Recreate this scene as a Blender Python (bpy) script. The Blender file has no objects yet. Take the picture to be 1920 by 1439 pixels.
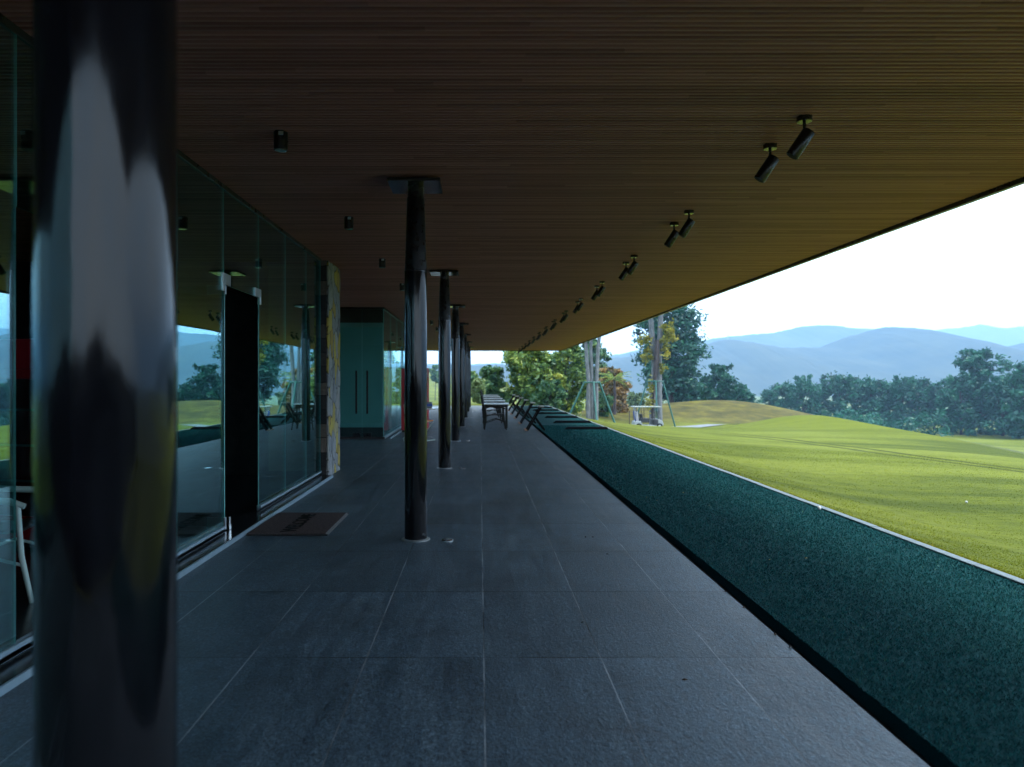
import bpy, bmesh, math, random
import numpy as np
from mathutils import Vector, Matrix
R = math.radians
random.seed(7)
rng = np.random.default_rng(7)
scene = bpy.context.scene
COL = scene.collection
H = 1.42            # eye height of the photographer
F = 1408.0          # focal length in photo pixels
CEIL = 3.20

def ordinal(n):
    return ['first', 'second', 'third', 'fourth', 'fifth', 'sixth', 'seventh', 'eighth', 'ninth', 'tenth', 'eleventh',
            'twelfth', 'thirteenth', 'fourteenth', 'fifteenth', 'sixteenth', 'seventeenth', 'eighteenth', 'nineteenth',
            'twentieth'][n - 1]

# ------------------------------------------------------------------ materials
class N:
    """small node-tree writer"""
    def __init__(self, name):
        self.m = bpy.data.materials.new(name)
        self.m.use_nodes = True
        self.t = self.m.node_tree
        self.t.nodes.clear()
        self.out = self.t.nodes.new('ShaderNodeOutputMaterial')
    def n(self, typ, **kw):
        nd = self.t.nodes.new(typ)
        for k, v in kw.items():
            setattr(nd, k, v)
        return nd
    def put(self, sock, v):
        if hasattr(v, 'is_output'):
            self.t.links.new(v, sock)
        elif isinstance(v, (tuple, list)) and len(v) == 3 and sock.type == 'RGBA':
            sock.default_value = (*v, 1)
        else:
            sock.default_value = v
    def math(self, op, a, b=None, c=None):
        nd = self.n('ShaderNodeMath', operation=op)
        self.put(nd.inputs[0], a)
        if b is not None: self.put(nd.inputs[1], b)
        if c is not None: self.put(nd.inputs[2], c)
        return nd.outputs[0]
    def coords(self, kind='Object'):
        return self.n('ShaderNodeTexCoord').outputs[kind]
    def world(self):
        return self.n('ShaderNodeNewGeometry').outputs['Position']
    def scale(self, v, s):
        nd = self.n('ShaderNodeMapping')
        self.put(nd.inputs['Vector'], v)
        nd.inputs['Scale'].default_value = s
        return nd.outputs[0]
    def noise(self, v, scale, detail=4, rough=.55, dist=0):
        nd = self.n('ShaderNodeTexNoise')
        self.put(nd.inputs['Vector'], v)
        nd.inputs['Scale'].default_value = scale
        nd.inputs['Detail'].default_value = detail
        nd.inputs['Roughness'].default_value = rough
        nd.inputs['Distortion'].default_value = dist
        return nd.outputs['Fac']
    def ramp(self, f, *stops):
        nd = self.n('ShaderNodeValToRGB')
        self.put(nd.inputs[0], f)
        cr = nd.color_ramp
        while len(cr.elements) < len(stops):
            cr.elements.new(.5)
        for e, (p, c) in zip(cr.elements, stops):
            e.position = p
            e.color = (*c, 1) if len(c) == 3 else c
        return nd.outputs[0]
    def maprange(self, f, a, b, c, d):
        nd = self.n('ShaderNodeMapRange')
        self.put(nd.inputs[0], f)
        for i, v in zip((1, 2, 3, 4), (a, b, c, d)):
            self.put(nd.inputs[i], v)
        return nd.outputs[0]
    def mix(self, f, a, b, mode='MIX'):
        nd = self.n('ShaderNodeMix', data_type='RGBA', blend_type=mode)
        self.put(nd.inputs[0], f)
        self.put(nd.inputs[6], a)
        self.put(nd.inputs[7], b)
        return nd.outputs[2]
    def bump(self, h, strength=.3, dist=.01, normal=None):
        nd = self.n('ShaderNodeBump')
        nd.inputs['Strength'].default_value = strength
        nd.inputs['Distance'].default_value = dist
        self.put(nd.inputs['Height'], h)
        if normal is not None: self.put(nd.inputs['Normal'], normal)
        return nd.outputs[0]
    def pbr(self, base, rough=.5, metal=0, normal=None, ior=1.5, spec=.5, coat=0):
        b = self.n('ShaderNodeBsdfPrincipled')
        self.put(b.inputs['Base Color'], base)
        self.put(b.inputs['Roughness'], rough)
        self.put(b.inputs['Metallic'], metal)
        b.inputs['IOR'].default_value = ior
        b.inputs['Specular IOR Level'].default_value = spec
        b.inputs['Coat Weight'].default_value = coat
        if normal is not None: self.put(b.inputs['Normal'], normal)
        self.t.links.new(b.outputs[0], self.out.inputs[0])
        return self.m

def simple(name, col, rough=.5, metal=0, var=.25, scale=8, bump=0, ior=1.5, spec=.5):
    """a plain surface with mottled tone and uneven gloss"""
    k = N(name)
    c = k.coords()
    f = k.noise(c, scale, 5)
    lo = tuple(x * (1 - var) for x in col)
    hi = tuple(min(1, x * (1 + var)) for x in col)
    base = k.ramp(f, (.3, lo), (.7, hi))
    ro = k.maprange(k.noise(c, scale * 3.3, 3), .3, .7, max(.02, rough * .8), min(1, rough * 1.2))
    nm = k.bump(k.noise(c, scale * 12, 3), bump, .004) if bump else None
    return k.pbr(base, ro, metal, nm, ior, spec)

def mat_tiles():
    k = N('slate_floor_tiles')
    p = k.world()
    s = k.n('ShaderNodeSeparateXYZ'); k.put(s.inputs[0], p)
    # long joints every 0.6 m, cross joints every 1.2 m
    tx = k.math('DIVIDE', k.math('ADD', s.outputs[0], 0.58 + 60), .6)
    ty = k.math('DIVIDE', k.math('ADD', s.outputs[1], -0.25 + 120), 1.2)
    fx = k.math('ABSOLUTE', k.math('SUBTRACT', k.math('FRACT', tx), .5))
    fy = k.math('ABSOLUTE', k.math('SUBTRACT', k.math('FRACT', ty), .5))
    wob = k.maprange(k.noise(k.scale(p, (14, 6, 1)), 1.3, 3), .3, .7, .0018, .0044)
    jx = k.math('GREATER_THAN', fx, k.math('SUBTRACT', .5, k.math('DIVIDE', wob, .6)))
    jy = k.math('GREATER_THAN', fy, .4958)
    ids = k.n('ShaderNodeCombineXYZ')
    k.put(ids.inputs[0], k.math('FLOOR', tx)); k.put(ids.inputs[1], k.math('FLOOR', ty))
    wn = k.n('ShaderNodeTexWhiteNoise', noise_dimensions='3D'); k.put(wn.inputs['Vector'], ids.outputs[0])
    # every tile slides the texture so that neighbours differ
    off = k.n('ShaderNodeVectorMath', operation='MULTIPLY_ADD')
    k.put(off.inputs[0], wn.outputs['Color']); off.inputs[1].default_value = (7, 7, 7); k.put(off.inputs[2], p)
    q = off.outputs[0]
    streak = k.noise(k.scale(q, (14, 1.3, 1)), 1.0, 6, .62)
    blot = k.noise(q, 2.3, 6, .6)
    fine = k.noise(q, 150, 4, .7)
    mid = k.noise(k.scale(q, (1, .55, 1)), 42, 5, .65)
    t = k.math('ADD', k.math('MULTIPLY', streak, .65), k.math('MULTIPLY', blot, .35))
    base = k.ramp(t, (.34, (.034, .056, .076)), (.5, (.058, .092, .122)), (.66, (.086, .128, .160)))
    grain = k.noise(k.scale(q, (1, .6, 1)), 95, 3, .75)
    base = k.mix(.8, base, k.ramp(mid, (.3, (.45, .45, .48)), (.7, (1.5, 1.5, 1.48))), 'MULTIPLY')
    base = k.mix(.85, base, k.ramp(grain, (.32, (.35, .36, .40)), (.5, (.95, .95, .95)), (.68, (1.75, 1.72, 1.68))), 'MULTIPLY')
    tone = k.maprange(wn.outputs['Value'], 0, 1, .88, 1.13)
    tc = k.n('ShaderNodeCombineColor')
    for i in range(3): k.put(tc.inputs[i], tone)
    base = k.mix(1, base, tc.outputs[0], 'MULTIPLY')
    # scattered pale scuffs and dark water stains
    stain = k.noise(p, .9, 5, .65, .4)
    base = k.mix(k.maprange(stain, .52, .68, 0, .55), base, (.026, .029, .033))
    # wear: light grout left only here and there in the long joints
    gl = k.maprange(k.noise(k.scale(p, (3, .8, 1)), 1.6, 3), .38, .58, 0, 1)
    gcol = k.mix(gl, (.010, .010, .012), (.27, .31, .34))
    base = k.mix(jx, base, gcol)
    cl = k.maprange(k.noise(k.scale(p, (.9, 3, 1)), 1.4, 2), .4, .55, .25, 1)
    base = k.mix(k.math('MULTIPLY', jy, cl), base, (.008, .008, .009))
    rough = k.maprange(k.math('ADD', k.math('MULTIPLY', mid, .5), k.math('MULTIPLY', streak, .5)), .35, .65, .36, .60)
    h = k.math('ADD', k.math('MULTIPLY', grain, .5), k.math('MULTIPLY', mid, .6))
    h = k.math('SUBTRACT', h, k.math('MULTIPLY', k.math('MAXIMUM', jx, k.math('MULTIPLY', jy, .6)), 1.3))
    nm = k.bump(h, .8, .006)
    return k.pbr(base, rough, 0, nm, 1.5, .5)

def mat_turf():
    k = N('artificial_turf')
    p = k.world()
    a = k.noise(p, 160, 3, .7)
    b = k.noise(k.scale(p, (1.6, .6, 1)), 2.2, 5)
    c = k.noise(p, 38, 4, .7)
    base = k.ramp(k.math('ADD', k.math('MULTIPLY', a, .5), k.math('MULTIPLY', c, .5)), (.34, (.001, .024, .028)), (.5, (.002, .038, .044)), (.68, (.004, .056, .063)))
    base = k.mix(k.maprange(b, .35, .68, 0, .5), base, (.003, .048, .050))
    nm = k.bump(k.math('ADD', a, c), .5, .008)
    return k.pbr(base, .85, 0, nm, 1.4, .08)

def mat_turf_fibre():
    k = N('turf_fibre')
    at = k.n('ShaderNodeAttribute', attribute_name='tint')
    base = k.ramp(at.outputs['Fac'], (0, (.001, .036, .041)), (.6, (.003, .062, .068)), (.95, (.007, .10, .103)), (1, (.07, .15, .08)))
    return k.pbr(base, .6, 0, None, 1.4, .10)

def grass_colour(k):
    p = k.world()
    s = k.n('ShaderNodeSeparateXYZ'); k.put(s.inputs[0], p)
    X, Y = s.outputs[0], s.outputs[1]
    big = k.noise(p, .11, 4, .6)
    mow = k.noise(k.scale(p, (.05, .42, .1)), 1.0, 5, .6, .6)
    tuft = k.noise(k.scale(p, (.6, 2.6, 1)), 4, 6, .7)
    fine = k.noise(p, 55, 3, .7)
    base = k.ramp(k.math('ADD', k.math('MULTIPLY', mow, .55), k.math('MULTIPLY', big, .45)),
                  (.40, (.050, .066, .004)), (.49, (.088, .105, .008)), (.57, (.124, .140, .016)))
    base = k.mix(.85, base, k.ramp(tuft, (.30, (.52, .58, .50)), (.5, (.97, .97, .97)), (.70, (1.32, 1.28, 1.45))), 'MULTIPLY')
    base = k.mix(.6, base, k.ramp(fine, (.3, (.55, .6, .5)), (.7, (1.3, 1.28, 1.3))), 'MULTIPLY')
    # deeper green sward on the second swell
    def blob(cx, cy, sx, sy):
        dx = k.math('DIVIDE', k.math('SUBTRACT', X, cx), sx)
        dy = k.math('DIVIDE', k.math('SUBTRACT', Y, cy), sy)
        d = k.math('ADD', k.math('MULTIPLY', dx, dx), k.math('MULTIPLY', dy, dy))
        d = k.math('ADD', d, k.math('MULTIPLY', k.math('SUBTRACT', big, .5), 1.8))
        return k.maprange(d, .55, 1.25, 1, 0)
    base = k.mix(k.math('MULTIPLY', blob(22, 50, 8, 12), .75), base, k.mix(mow, (.060, .078, .001), (.115, .128, .004)))
    # dry, thin rough on the bank behind the cart path, and bare dry grass near the young trees
    dry = k.ramp(k.noise(k.scale(p, (.35, .25, 1)), 1.5, 6, .65), (.32, (.032, .030, .008)), (.5, (.066, .056, .012)), (.68, (.110, .098, .014)))
    base = k.mix(blob(19, 84, 22, 17.5), base, dry)
    far = k.ramp(tuft, (.3, (.045, .062, .030)), (.7, (.085, .095, .045)))
    farm = k.math('MULTIPLY', k.maprange(X, 24, 27, 0, 1), k.maprange(Y, 60, 72, 1, 0))
    base = k.mix(farm, base, far)
    # two wheel tracks pressed into the sward
    line = k.math('ADD', 15.3 + .181 * 21, k.math('MULTIPLY', Y, -.181))
    d = k.math('SUBTRACT', X, k.math('ADD', line, k.math('MULTIPLY', k.math('SUBTRACT', k.noise(p, .22, 2), .5), .9)))
    d = k.math('ABSOLUTE', k.math('SUBTRACT', k.math('ABSOLUTE', d), .52))
    tr = k.math('MULTIPLY', k.maprange(d, .10, .26, 1, 0), k.maprange(Y, 33, 40, 1, 0))
    tr = k.math('MULTIPLY', tr, k.maprange(k.noise(p, .8, 3), .30, .50, .6, 1))
    base = k.mix(tr, base, (.026, .034, .002))
    # longer, browner grass along the kerb
    kerb = k.math('MULTIPLY', k.maprange(X, 4.04, 4.36, 1, 0), k.maprange(Y, 40, 46, 1, 0))
    base = k.mix(k.math('MULTIPLY', kerb, .8), base, k.ramp(tuft, (.3, (.060, .060, .006)), (.7, (.14, .125, .012))))
    return base, tuft, fine

def mat_lawn():
    k = N('lawn')
    base, tuft, fine = grass_colour(k)
    nm = k.bump(k.math('ADD', k.math('MULTIPLY', tuft, .6), fine), .8, .03)
    return k.pbr(base, .9, 0, nm, 1.4, .12)

def mat_blade():
    k = N('grass_blade')
    base, tuft, fine = grass_colour(k)
    at = k.n('ShaderNodeAttribute', attribute_name='tint')
    base = k.mix(1, base, k.ramp(at.outputs['Fac'], (0, (1.5, 1.5, 1.4)), (1, (1.95, 1.9, 1.85))), 'MULTIPLY')
    d = k.n('ShaderNodeBsdfDiffuse'); k.put(d.inputs[0], base)
    t = k.n('ShaderNodeBsdfTranslucent'); k.put(t.inputs[0], base)
    m = k.n('ShaderNodeMixShader'); m.inputs[0].default_value = .35
    k.t.links.new(d.outputs[0], m.inputs[1]); k.t.links.new(t.outputs[0], m.inputs[2])
    k.t.links.new(m.outputs[0], k.out.inputs[0])
    return k.m

def mat_leaf(name, dark, midc, light):
    k = N(name)
    at = k.n('ShaderNodeAttribute', attribute_name='tint')
    base = k.ramp(at.outputs['Fac'], (0, dark), (.55, midc), (1, light))
    d = k.n('ShaderNodeBsdfDiffuse'); k.put(d.inputs[0], base)
    t = k.n('ShaderNodeBsdfTranslucent'); k.put(t.inputs[0], base)
    m = k.n('ShaderNodeMixShader'); m.inputs[0].default_value = .3
    g = k.n('ShaderNodeBsdfGlossy'); g.inputs['Roughness'].default_value = .45; k.put(g.inputs[0], (.8, .9, .9))
    m2 = k.n('ShaderNodeMixShader'); m2.inputs[0].default_value = .035
    k.t.links.new(d.outputs[0], m.inputs[1]); k.t.links.new(t.outputs[0], m.inputs[2])
    k.t.links.new(m.outputs[0], m2.inputs[1]); k.t.links.new(g.outputs[0], m2.inputs[2])
    k.t.links.new(m2.outputs[0], k.out.inputs[0])
    return k.m

def mat_bark(name, dark, light):
    k = N(name)
    c = k.world()
    f = k.noise(k.scale(c, (4, 4, .9)), 2.2, 6, .65)
    base = k.ramp(f, (.3, dark), (.52, tuple((a + b) / 2 for a, b in zip(dark, light))), (.68, light))
    return k.pbr(base, .85, 0, k.bump(f, .7, .04), 1.4, .2)

def mat_glass(name, tint, refl, r0=.33):
    k = N(name)
    ge = k.n('ShaderNodeNewGeometry')
    dt = k.n('ShaderNodeVectorMath', operation='DOT_PRODUCT'); k.put(dt.inputs[0], ge.outputs['Incoming']); k.put(dt.inputs[1], ge.outputs['Normal'])
    co = k.math('SUBTRACT', 1.0, k.math('ABSOLUTE', dt.outputs['Value']))
    fr = k.math('ADD', r0, k.math('MULTIPLY', 1 - r0, k.math('POWER', co, 5.0)))
    tr = k.n('ShaderNodeBsdfTransparent'); k.put(tr.inputs[0], tint)
    gl = k.n('ShaderNodeBsdfGlossy'); k.put(gl.inputs[0], refl); gl.inputs['Roughness'].default_value = .0
    c = k.world()
    wav = k.bump(k.noise(c, .55, 2, .4), .05, .05)
    k.put(gl.inputs['Normal'], wav)
    m = k.n('ShaderNodeMixShader')
    k.put(m.inputs[0], fr)
    k.t.links.new(tr.outputs[0], m.inputs[1]); k.t.links.new(gl.outputs[0], m.inputs[2])
    k.t.links.new(m.outputs[0], k.out.inputs[0])
    return k.m

def mat_slats():
    k = N('ceiling_slats')
    p = k.world()
    a = k.noise(k.scale(p, (1.2, 22, 22)), 1.0, 5, .6)
    sp = k.n('ShaderNodeSeparateXYZ'); k.put(sp.inputs[0], p)
    idx = k.math('FLOOR', k.math('DIVIDE', sp.outputs[1], .05))
    seg = k.math('FLOOR', k.math('DIVIDE', k.math('ADD', sp.outputs[0], k.math('MULTIPLY', k.math('MODULO', idx, 7.0), .53)), 2.9))
    cb = k.n('ShaderNodeCombineXYZ'); k.put(cb.inputs[0], idx); k.put(cb.inputs[1], seg)
    wn = k.n('ShaderNodeTexWhiteNoise', noise_dimensions='3D'); k.put(wn.inputs['Vector'], cb.outputs[0])
    f = k.math('ADD', k.math('MULTIPLY', a, .55), k.math('MULTIPLY', wn.outputs['Value'], .45))
    base = k.ramp(f, (.25, (.350, .142, .135)), (.5, (.470, .196, .185)), (.75, (.580, .258, .240)))
    return k.pbr(base, k.maprange(a, .3, .7, .42, .62), 0, k.bump(a, .2, .002), 1.45, .4)

def mat_crazy():
    k = N('crazy_stone')
    c = k.scale(k.coords(), (1, 1, .62))
    n1 = k.n('ShaderNodeTexNoise'); k.put(n1.inputs['Vector'], c); n1.inputs['Scale'].default_value = 3.5
    add = k.n('ShaderNodeMix', data_type='RGBA', blend_type='LINEAR_LIGHT'); add.inputs[0].default_value = .10
    k.put(add.inputs[6], c); k.put(add.inputs[7], n1.outputs['Color'])
    v = k.n('ShaderNodeTexVoronoi'); k.put(v.inputs['Vector'], add.outputs[2]); v.inputs['Scale'].default_value = 5.2
    e = k.n('ShaderNodeTexVoronoi', feature='DISTANCE_TO_EDGE'); k.put(e.inputs['Vector'], add.outputs[2]); e.inputs['Scale'].default_value = 5.2
    sep = k.n('ShaderNodeSeparateColor'); k.put(sep.inputs[0], v.outputs['Color'])
    col = k.ramp(sep.outputs[0], (.0, (.20, .22, .24)), (.36, (.27, .285, .30)), (.66, (.34, .34, .32)), (.70, (.42, .33, .065)), (.85, (.50, .40, .09)), (1, (.38, .27, .08)))
    col = k.mix(.6, col, k.ramp(k.noise(c, 22, 5, .65), (.3, (.6, .6, .6)), (.7, (1.25, 1.25, 1.2))), 'MULTIPLY')
    col = k.mix(k.maprange(e.outputs['Distance'], .0, .035, 1, 0), col, (.035, .035, .035))
    hgt = k.math('ADD', k.maprange(e.outputs['Distance'], 0, .08, 0, 1), k.math('MULTIPLY', k.noise(c, 18, 5), .5))
    return k.pbr(col, .8, 0, k.bump(hgt, .8, .03), 1.45, .3)

def mat_blocks():
    k = N('dark_stone_courses')
    c = k.coords()
    sp = k.n('ShaderNodeSeparateXYZ'); k.put(sp.inputs[0], c)
    t = k.math('DIVIDE', k.math('ADD', sp.outputs[2], k.math('MULTIPLY', k.noise(c, 2.5, 2), .12)), .21)
    wn = k.n('ShaderNodeTexWhiteNoise', noise_dimensions='1D'); k.put(wn.inputs['W'], k.math('FLOOR', t))
    fr = k.math('ABSOLUTE', k.math('SUBTRACT', k.math('FRACT', t), .5))
    col = k.ramp(wn.outputs['Value'], (.0, (.018, .018, .020)), (.6, (.035, .033, .032)), (.8, (.13, .105, .085)), (1, (.16, .13, .11)))
    col = k.mix(k.math('GREATER_THAN', fr, .47), col, (.01, .01, .01))
    col = k.mix(.6, col, k.ramp(k.noise(c, 30, 4), (.3, (.6, .6, .6)), (.7, (1.3, 1.3, 1.3))), 'MULTIPLY')
    return k.pbr(col, .75, 0, k.bump(k.noise(c, 16, 5), .6, .02), 1.45, .3)

M = {}
M['tiles'] = mat_tiles(); M['turf'] = mat_turf(); M['turf_fibre'] = mat_turf_fibre()
M['lawn'] = mat_lawn(); M['blade'] = mat_blade(); M['slats'] = mat_slats()
M['crazy'] = mat_crazy(); M['blocks'] = mat_blocks()
M['glass'] = mat_glass('tinted_glass', (.68, .88, .87), (.62, .95, 1.0))
M['clear_glass'] = mat_glass('clear_teal_glass', (.82, .95, .94), (.62, .95, 1.0), .10)
M['glass_edge'] = simple('glass_edge', (.20, .55, .52), .25, 0, .1)
def mat_column():
    k = N('polished_black_steel')
    c = k.coords()
    wav = k.noise(k.scale(c, (10, 10, .9)), 1.6, 3, .5)
    smu = k.noise(k.scale(c, (9, 9, 2.2)), 2.4, 5, .65)
    base = k.ramp(smu, (.35, (.003, .003, .004)), (.7, (.007, .007, .009)))
    return k.pbr(base, k.maprange(smu, .35, .68, .05, .13), 0, k.bump(wav, .22, .012), 1.5, .27)
M['black_gloss'] = mat_column()
M['black_satin'] = simple('satin_black_paint', (.0035, .0035, .005), .30, 0, .25, 6)
M['black_matt'] = simple('matt_black', (.008, .008, .009), .6, 0, .3, 10)
M['plate'] = simple('satin_dark_plate', (.016, .017, .022), .12, 0, .3, 9, 0, 1.7, .5)
M['steel'] = simple('brushed_steel', (.50, .53, .55), .34, .8, .03, 4)
M['chrome'] = simple('bright_trim', (.72, .76, .78), .16, 1, .08, 20)
M['alu'] = simple('pale_anodised_trim', (.26, .36, .42), .35, .25, .08, 14)
M['gutter'] = simple('dark_gutter', (.006, .006, .006), .7, 0, .4, 12)
M['kerb'] = simple('kerb_concrete', (.13, .175, .20), .8, 0, .22, 7, .4)
M['roof_dark'] = simple('roof_dark', (.010, .009, .009), .7, 0, .2, 3)
M['fascia'] = simple('fascia_metal', (.022, .024, .028), .3, 0, .2, 3)
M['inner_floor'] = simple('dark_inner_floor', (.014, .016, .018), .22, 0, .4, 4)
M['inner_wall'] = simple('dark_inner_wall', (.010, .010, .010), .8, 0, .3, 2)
M['olive_panel'] = simple('olive_wall_panel', (.20, .19, .12), .7, 0, .12, 3)
M['teal_film'] = simple('teal_film', (.14, .34, .335), .6, 0, .08, 1.2)
M['sill'] = simple('black_granite_sill', (.012, .014, .016), .18, 0, .4, 30)
M['mat'] = simple('coir_mat', (.085, .066, .064), .95, 0, .45, 60, .8, 1.4, .1)
M['mat_text'] = simple('mat_lettering', (.006, .005, .004), .95, 0, .3, 40, .3, 1.4, .1)
M['mat_edge'] = simple('mat_rubber_edge', (.11, .11, .11), .6, 0, .3, 20)
M['mat_black'] = simple('mat_rubber', (.008, .008, .008), .8, 0, .3, 20)
M['rubber'] = simple('black_rubber', (.004, .005, .006), .9, 0, .3, 9, .2, 1.4, .08)
M['brown_steel'] = simple('dark_brown_steel', (.004, .003, .0028), .7, 0, .4, 12, 0, 1.4, .12)
M['copper'] = simple('copper_foot', (.65, .38, .26), .4, .6, .2, 20)
M['pale_wood'] = simple('weathered_pale_wood', (.42, .40, .36), .6, 0, .18, 10, .2)
M['white'] = simple('white_paint', (.80, .82, .82), .12, 0, .08, 6)
M['white_plastic'] = simple('white_plastic', (.25, .28, .30), .25, 0, .05, 6)
M['chair_dark'] = simple('dark_olive_metal', (.010, .010, .006), .5, 0, .3, 9, 0, 1.4, .2)
M['chair_brown'] = simple('brown_slats', (.014, .008, .006), .6, 0, .4, 12, 0, 1.4, .2)
M['pale_metal'] = simple('pale_green_metal', (.52, .62, .58), .4, .1, .12, 9)
M['orange'] = simple('orange_seat', (.62, .20, .045), .5, 0, .15, 9)
M['red'] = simple('red_enamel', (.42, .012, .022), .35, 0, .12, 5)
M['red_dark'] = simple('dark_red_enamel', (.50, .012, .022), .4, 0, .12, 5)
M['blue_pack'] = simple('blue_print', (.04, .10, .42), .5, 0, .2, 14)
M['stake'] = simple('green_stake', (.006, .075, .062), .5, 0, .25, 4)
M['path'] = simple('cart_path_concrete', (.13, .142, .16), .85, 0, .14, 1.2)
M['cart_roof'] = simple('cart_roof', (.20, .225, .21), .45, 0, .08, 4)
M['cart_seat'] = simple('cart_seat', (.012, .013, .02), .5, 0, .2, 8)
M['grey_cloth'] = simple('grey_cloth', (.42, .40, .46), .8, 0, .2, 8)
M['screen'] = mat_glass('cart_screen', (.74, .86, .92), (1, 1, 1), .04)
M['lamp_face'] = simple('lamp_reflector', (.60, .62, .58), .2, .9, .2, 30)
M['debris'] = simple('dry_leaf', (.055, .032, .014), .8, 0, .4, 20)
M['yellow_leaf'] = simple('yellow_dry_leaf', (.30, .22, .05), .8, 0, .3, 20)
M['ball'] = simple('golf_ball', (.45, .46, .45), .35, 0, .05, 30, .2)
M['mast'] = simple('mast_grey', (.20, .21, .22), .6, 0, .1, 3)
M['bark_pale'] = mat_bark('pale_bark', (.065, .072, .082), (.19, .20, .21))
M['bark_dark'] = mat_bark('dark_bark', (.022, .018, .020), (.085, .070, .070))
M['leaf_olive'] = mat_leaf('olive_leaves', (.018, .066, .030), (.140, .225, .044), (.46, .49, .09))
M['leaf_mid'] = mat_leaf('mid_green_leaves', (.012, .056, .034), (.060, .140, .050), (.22, .31, .085))
M['leaf_dark'] = mat_leaf('dark_green_leaves', (.004, .036, .028), (.010, .080, .050), (.050, .165, .080))
M['leaf_deep'] = mat_leaf('deep_green_leaves', (.003, .036, .024), (.006, .084, .048), (.030, .150, .075))
M['leaf_rust'] = mat_leaf('rusty_leaves', (.070, .070, .030), (.23, .135, .045), (.34, .22, .06))
M['leaf_yellow'] = mat_leaf('yellow_leaves', (.12, .13, .012), (.26, .24, .02), (.40, .34, .04))
M['leaf_pale'] = mat_leaf('pale_leaves', (.06, .11, .05), (.17, .24, .10), (.32, .36, .15))

def mat_hill(name, a, b):
    k = N(name)
    p = k.world()
    f = k.noise(p, .018, 7, .65)
    g = k.noise(p, .0045, 4, .55)
    base = k.ramp(k.math('ADD', k.math('MULTIPLY', f, .6), k.math('MULTIPLY', g, .4)), (.38, a), (.62, b))
    return k.pbr(base, 1, 0, k.bump(f, .3, 6), 1.3, .05)
M['hill'] = mat_hill('wooded_hill', (.020, .026, .020), (.046, .050, .030))

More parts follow.
